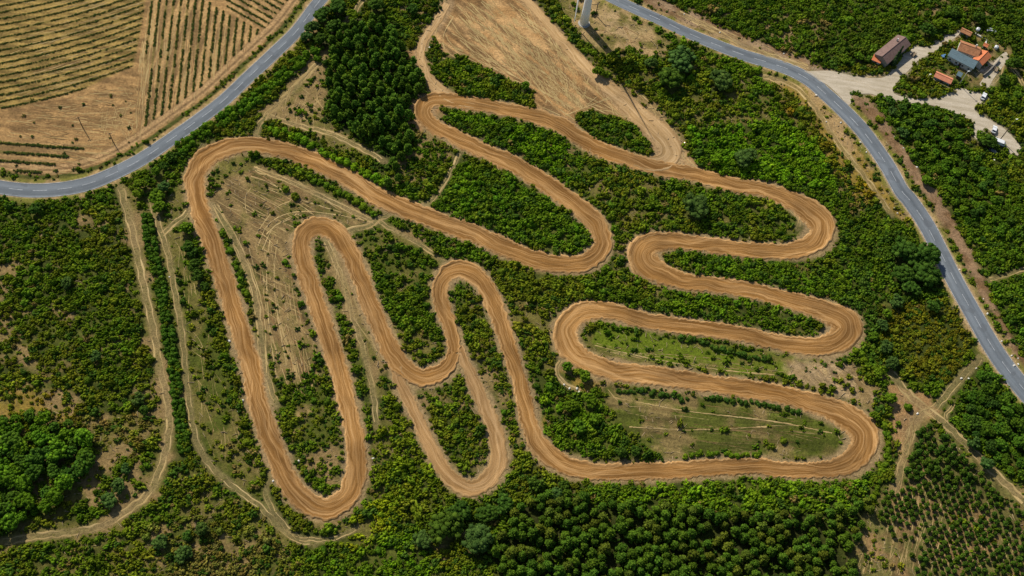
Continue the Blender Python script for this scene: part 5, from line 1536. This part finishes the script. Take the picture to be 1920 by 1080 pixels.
def clutter(kind, lab, px, py, ang):
    g0 = at(px, py)
    e = empty(kind, (g0[0], g0[1], float(hgt(g0[0], g0[1]))), ang); tag(e, lab, kind.replace('_', ' '))
    if kind == 'water_tank':
        MB().tube([(0, 0, 0.0), (0, 0, 1.5), (0, 0, 1.72)], [0.85, 0.85, 0.5], 24).build('shell', M_TANK, e, True)
        MB().tube([(0, 0, 1.7), (0, 0, 1.82)], [0.28, 0.26], 16).build('lid', M_GRANITE, e)
    elif kind == 'log_stack':
        m = MB()
        for row in range(3):
            for q in range(6 - row):
                y = (q - (5 - row) / 2) * 0.34
                m.tube([(-1.1, y, 0.18 + row * 0.3), (1.1, y + 0.02, 0.18 + row * 0.3)], [0.17, 0.165], 10)
        m.build('log', M_WOOD, e)
        MB().box((0, 0, 1.02), (2.3, 1.5, 0.04), 0, 0.01).build('cover', M_SHEET, e)
    else:
        m = MB(); m.box((0, 0, 0.62), (2.6, 1.5, 0.08)); m.build('bed', M_WOOD, e)
        for s_ in (-1, 1):
            MB().box((0, s_ * 0.74, 0.86), (2.6, 0.05, 0.4)).build('side_board', M_WOOD, e)
            MB().tube([(0.1, s_ * 0.80, 0.33), (0.1, s_ * 0.98, 0.33)], [0.33, 0.33], 16).build('wheel', M_TYRE0, e)
        MB().tube([(1.3, 0, 0.58), (2.4, 0, 0.4)], [0.05, 0.04], 8).build('drawbar', M_GRANITE, e)


M_TYRE0 = simple('trailer_tyre', (0.025, 0.025, 0.025), 0.9, 0.1, 3)
clutter('water_tank', 'white round water tank right of the orange-roofed house', 1866, 92, 0)
clutter('water_tank', 'white round water tank beside the far little shed', 1832, 58, 0)
clutter('log_stack', 'log stack under a blue cover beside the long shed', 1768, 108, 0.5)
clutter('farm_trailer', 'wooden farm trailer standing on the gravel by the brown-roofed building', 1712, 104, 0.9)
clutter('farm_trailer', 'wooden farm trailer on the paved strip by the stone wall', 1866, 132, 1.2)

# a tall slim cypress behind the brown-roofed building: its long shadow crosses the yard
cg = at(1672, 124)
R = np.random.default_rng(66)
cc, cr_ = [], []
for k in range(46):
    t_ = k / 45; a_ = k * 2.4
    q = 0.75 * (1 - t_ ** 1.6) * (0.4 + 0.6 * R.random())
    cc.append((q * math.cos(a_), q * math.sin(a_), 0.8 + 12.0 * t_)); cr_.append(0.75 - 0.5 * t_)
cyp = empty('cypress', (cg[0], cg[1], 0)); tag(cyp, 'tall slim dark cypress by the brown-roofed building, shadow across the yard', 'tree')
link('trunk', trunk_mesh(9, 0.2, 0, 5), cyp)
o = link('crown', crown_mesh('crown', ((66, np.array(cc), np.array(cr_), 900, 0.22), dict(flat=1.3)), M_LEAF), cyp); o.color = (0.03, 0.06, 0.02, 1)

# ------------------------------------------------------------------ vehicles
M_TYRE = simple('tyre_rubber', (0.02, 0.02, 0.02), 0.9, 0.1, 3)
M_RIM = simple('wheel_rim', (0.45, 0.46, 0.48), 0.35, 0.05, 3, 0.5)
M_LAMP = simple('headlamp_glass', (0.7, 0.72, 0.75), 0.2, 0.02, 3, 0.6)
M_TAIL = simple('tail_lamp', (0.35, 0.02, 0.02), 0.3, 0.02, 3, 0.5)


def car(name, lab, px, py, ang_px, paint, van=False, cat='car'):
    g0 = at(px, py, 0.8); g1 = at(px + 10 * math.cos(math.radians(ang_px)), py + 10 * math.sin(math.radians(ang_px)), 0.8)
    d_ = g1 - g0
    e = empty(name, (g0[0], g0[1], float(hgt(g0[0], g0[1])) + 0.06), math.atan2(d_[1], d_[0])); tag(e, lab, cat)
    k = 1.12
    if van:
        side_ = [(-2.5, 0.35), (2.45, 0.35), (2.55, 0.95), (2.1, 1.2), (1.55, 2.0), (-2.35, 2.1), (-2.5, 1.9)]
        glass = [(1.5, 1.9), (2.02, 1.22), (1.2, 1.22), (0.95, 1.9)]; rear = [(-1.9, 1.3), (-1.9, 1.85), (-0.2, 1.85), (-0.2, 1.3)]; hw = 0.98
    else:
        side_ = [(-2.1, 0.32), (2.1, 0.32), (2.18, 0.7), (1.95, 0.88), (1.0, 0.98), (0.35, 1.46), (-1.2, 1.5), (-1.85, 1.02), (-2.15, 0.95)]
        glass = [(0.88, 1.0), (0.3, 1.42), (-0.35, 1.44), (-0.35, 1.0)]; rear = [(-0.45, 1.0), (-0.45, 1.44), (-1.15, 1.45), (-1.65, 1.02)]; hw = 0.88
    m = MB(); m.prism(side_, 1, -hw, hw)
    bmesh.ops.bevel(m.bm, geom=list(m.bm.edges), offset=0.07, segments=2, affect='EDGES')
    m.build('body', paint, e)
    for s_ in (-1, 1):
        for gl in (glass, rear):
            q = MB(); q.prism(gl, 1, min(s_ * (hw - 0.02), s_ * (hw + 0.012)), max(s_ * (hw - 0.02), s_ * (hw + 0.012))); q.build('side_window', M_GLASS, e)
    ws = [(1.62, 1.92), (2.12, 1.24)] if van else [(0.42, 1.47), (1.03, 1.01)]
    (xa, za), (xb, zb) = ws
    q = MB(); q.poly([(xa, -hw * .86, za + .02), (xa, hw * .86, za + .02), (xb, hw * .9, zb + .02), (xb, -hw * .9, zb + .02)]); q.build('windscreen', M_GLASS, e)
    if not van:
        q = MB(); q.poly([(-1.24, -hw * .84, 1.515), (-1.24, hw * .84, 1.515), (-1.82, hw * .86, 1.075), (-1.82, -hw * .86, 1.075)]); q.build('rear_window', M_GLASS, e)
    fx_ = side_[2][0]
    for s_ in (-1, 1):
        MB().box((fx_ - 0.06, s_ * hw * 0.72, 0.72), (0.14, 0.34, 0.16), 0, 0.02).build('headlight', M_LAMP, e)
        MB().box((side_[0][0] - 0.0, s_ * hw * 0.78, 0.8), (0.12, 0.26, 0.18), 0, 0.02).build('tail_light', M_TAIL, e)
        for x in (1.35, -1.35):
            wh = MB().tube([(x, s_ * (hw - 0.2), 0.33), (x, s_ * (hw + 0.03), 0.33)], [0.33, 0.33], 18).build('wheel', M_TYRE, e)
            MB().tube([(x, s_ * (hw + 0.02), 0.33), (x, s_ * (hw + 0.045), 0.33)], [0.2, 0.19], 14).build('rim', M_RIM, wh)
    return e


P_WHITE = simple('white_car_paint', (0.78, 0.79, 0.80), 0.25, 0.03, 1, 0.5)
P_GREY = simple('dark_grey_car_paint', (0.10, 0.105, 0.115), 0.25, 0.05, 1, 0.5)
P_SILV = simple('silver_car_paint', (0.42, 0.44, 0.46), 0.28, 0.05, 1, 0.5)
car('parked_van', 'white van parked under the lamp beside the dark car', 1874, 268, 20, P_WHITE, True, 'van')
car('parked_car', 'dark grey car parked just below the white van', 1862, 285, 30, P_GREY)
car('parked_car', 'white car above the lamp, parked at the gravel edge', 1864, 243, -70, P_WHITE)
car('parked_car', 'white car at the yard corner among bushes', 1844, 181, -60, P_WHITE)
car('parked_car', 'silver car at the far top beside the little shed', 1859, 58, 15, P_SILV)

# ------------------------------------------------------------------ stones
ST = [(1641,226),(1659,239),(1674,250),(1676,259),(1693,279),(1705,290),(1719,314),(1731,318),(1804,280),(1864,301),(1873,200),(1892,195),(1886,204),(1866,191),(1720,776),(1672,782),(1802,710),(1816,711),(1830,691),(1909,672),(1909,683),(1901,686),(1897,667),(1911,643),
 (1549,229),(1576,231),(1531,179),(1613,268),(1624,286),(1678,390),(1683,399),(1350,60),(1283,26),(1470,100),(806,88),(812,71),(1082,728),(1086,735),(1068,728),(1058,721),(1043,713),(1800,505),(1822,500),(1746,540),(1763,366),(1848,690),(560,865),(700,860),(430,640),(452,735),(448,772),(455,752),(512,902),(318,520),(300,565),(1790,440),(1812,468),(1845,560),(1852,588),(1878,640)]
SM = []
for i in range(5):
    R = np.random.default_rng(900 + i); V, Fc = ICO2
    V = V * (1 + 0.5 * (fbm(V[:, 0] * 2 + i * 7, V[:, 1] * 2 + V[:, 2], 1.0, 2, i)[:, None] - 0.5) + 0.08 * R.standard_normal((len(V), 1))) * np.array([1.0, 0.72, 0.55])
    SM.append(mesh_np('stone', V, Fc, M_STONE))
seen = {}
for i, (x, y) in enumerate(ST):
    g0 = at(x, y); o = link('stone', SM[i % 5]); r = random.uniform(0.34, 0.62) * (1.5 if (x, y) == (806, 88) else 1)
    o.location = (g0[0], g0[1], float(hgt(g0[0], g0[1])) + r * 0.25); o.rotation_euler = (0, 0, random.uniform(0, 6.28)); o.scale = (r,) * 3
    pl, p = place_of(g0[0], g0[1])
    lab = f'pale stone lying near {pl}'
    if 1595 < x < 1930 and 180 < y < 700 and i < 8: lab = 'white stone on the brown bank beside the right-hand road'
    if (x, y) == (806, 88): lab = 'pale boulder beside the left edge track of the bare field'
    tag(o, lab, 'stone', 'pale stones scattered over the site')
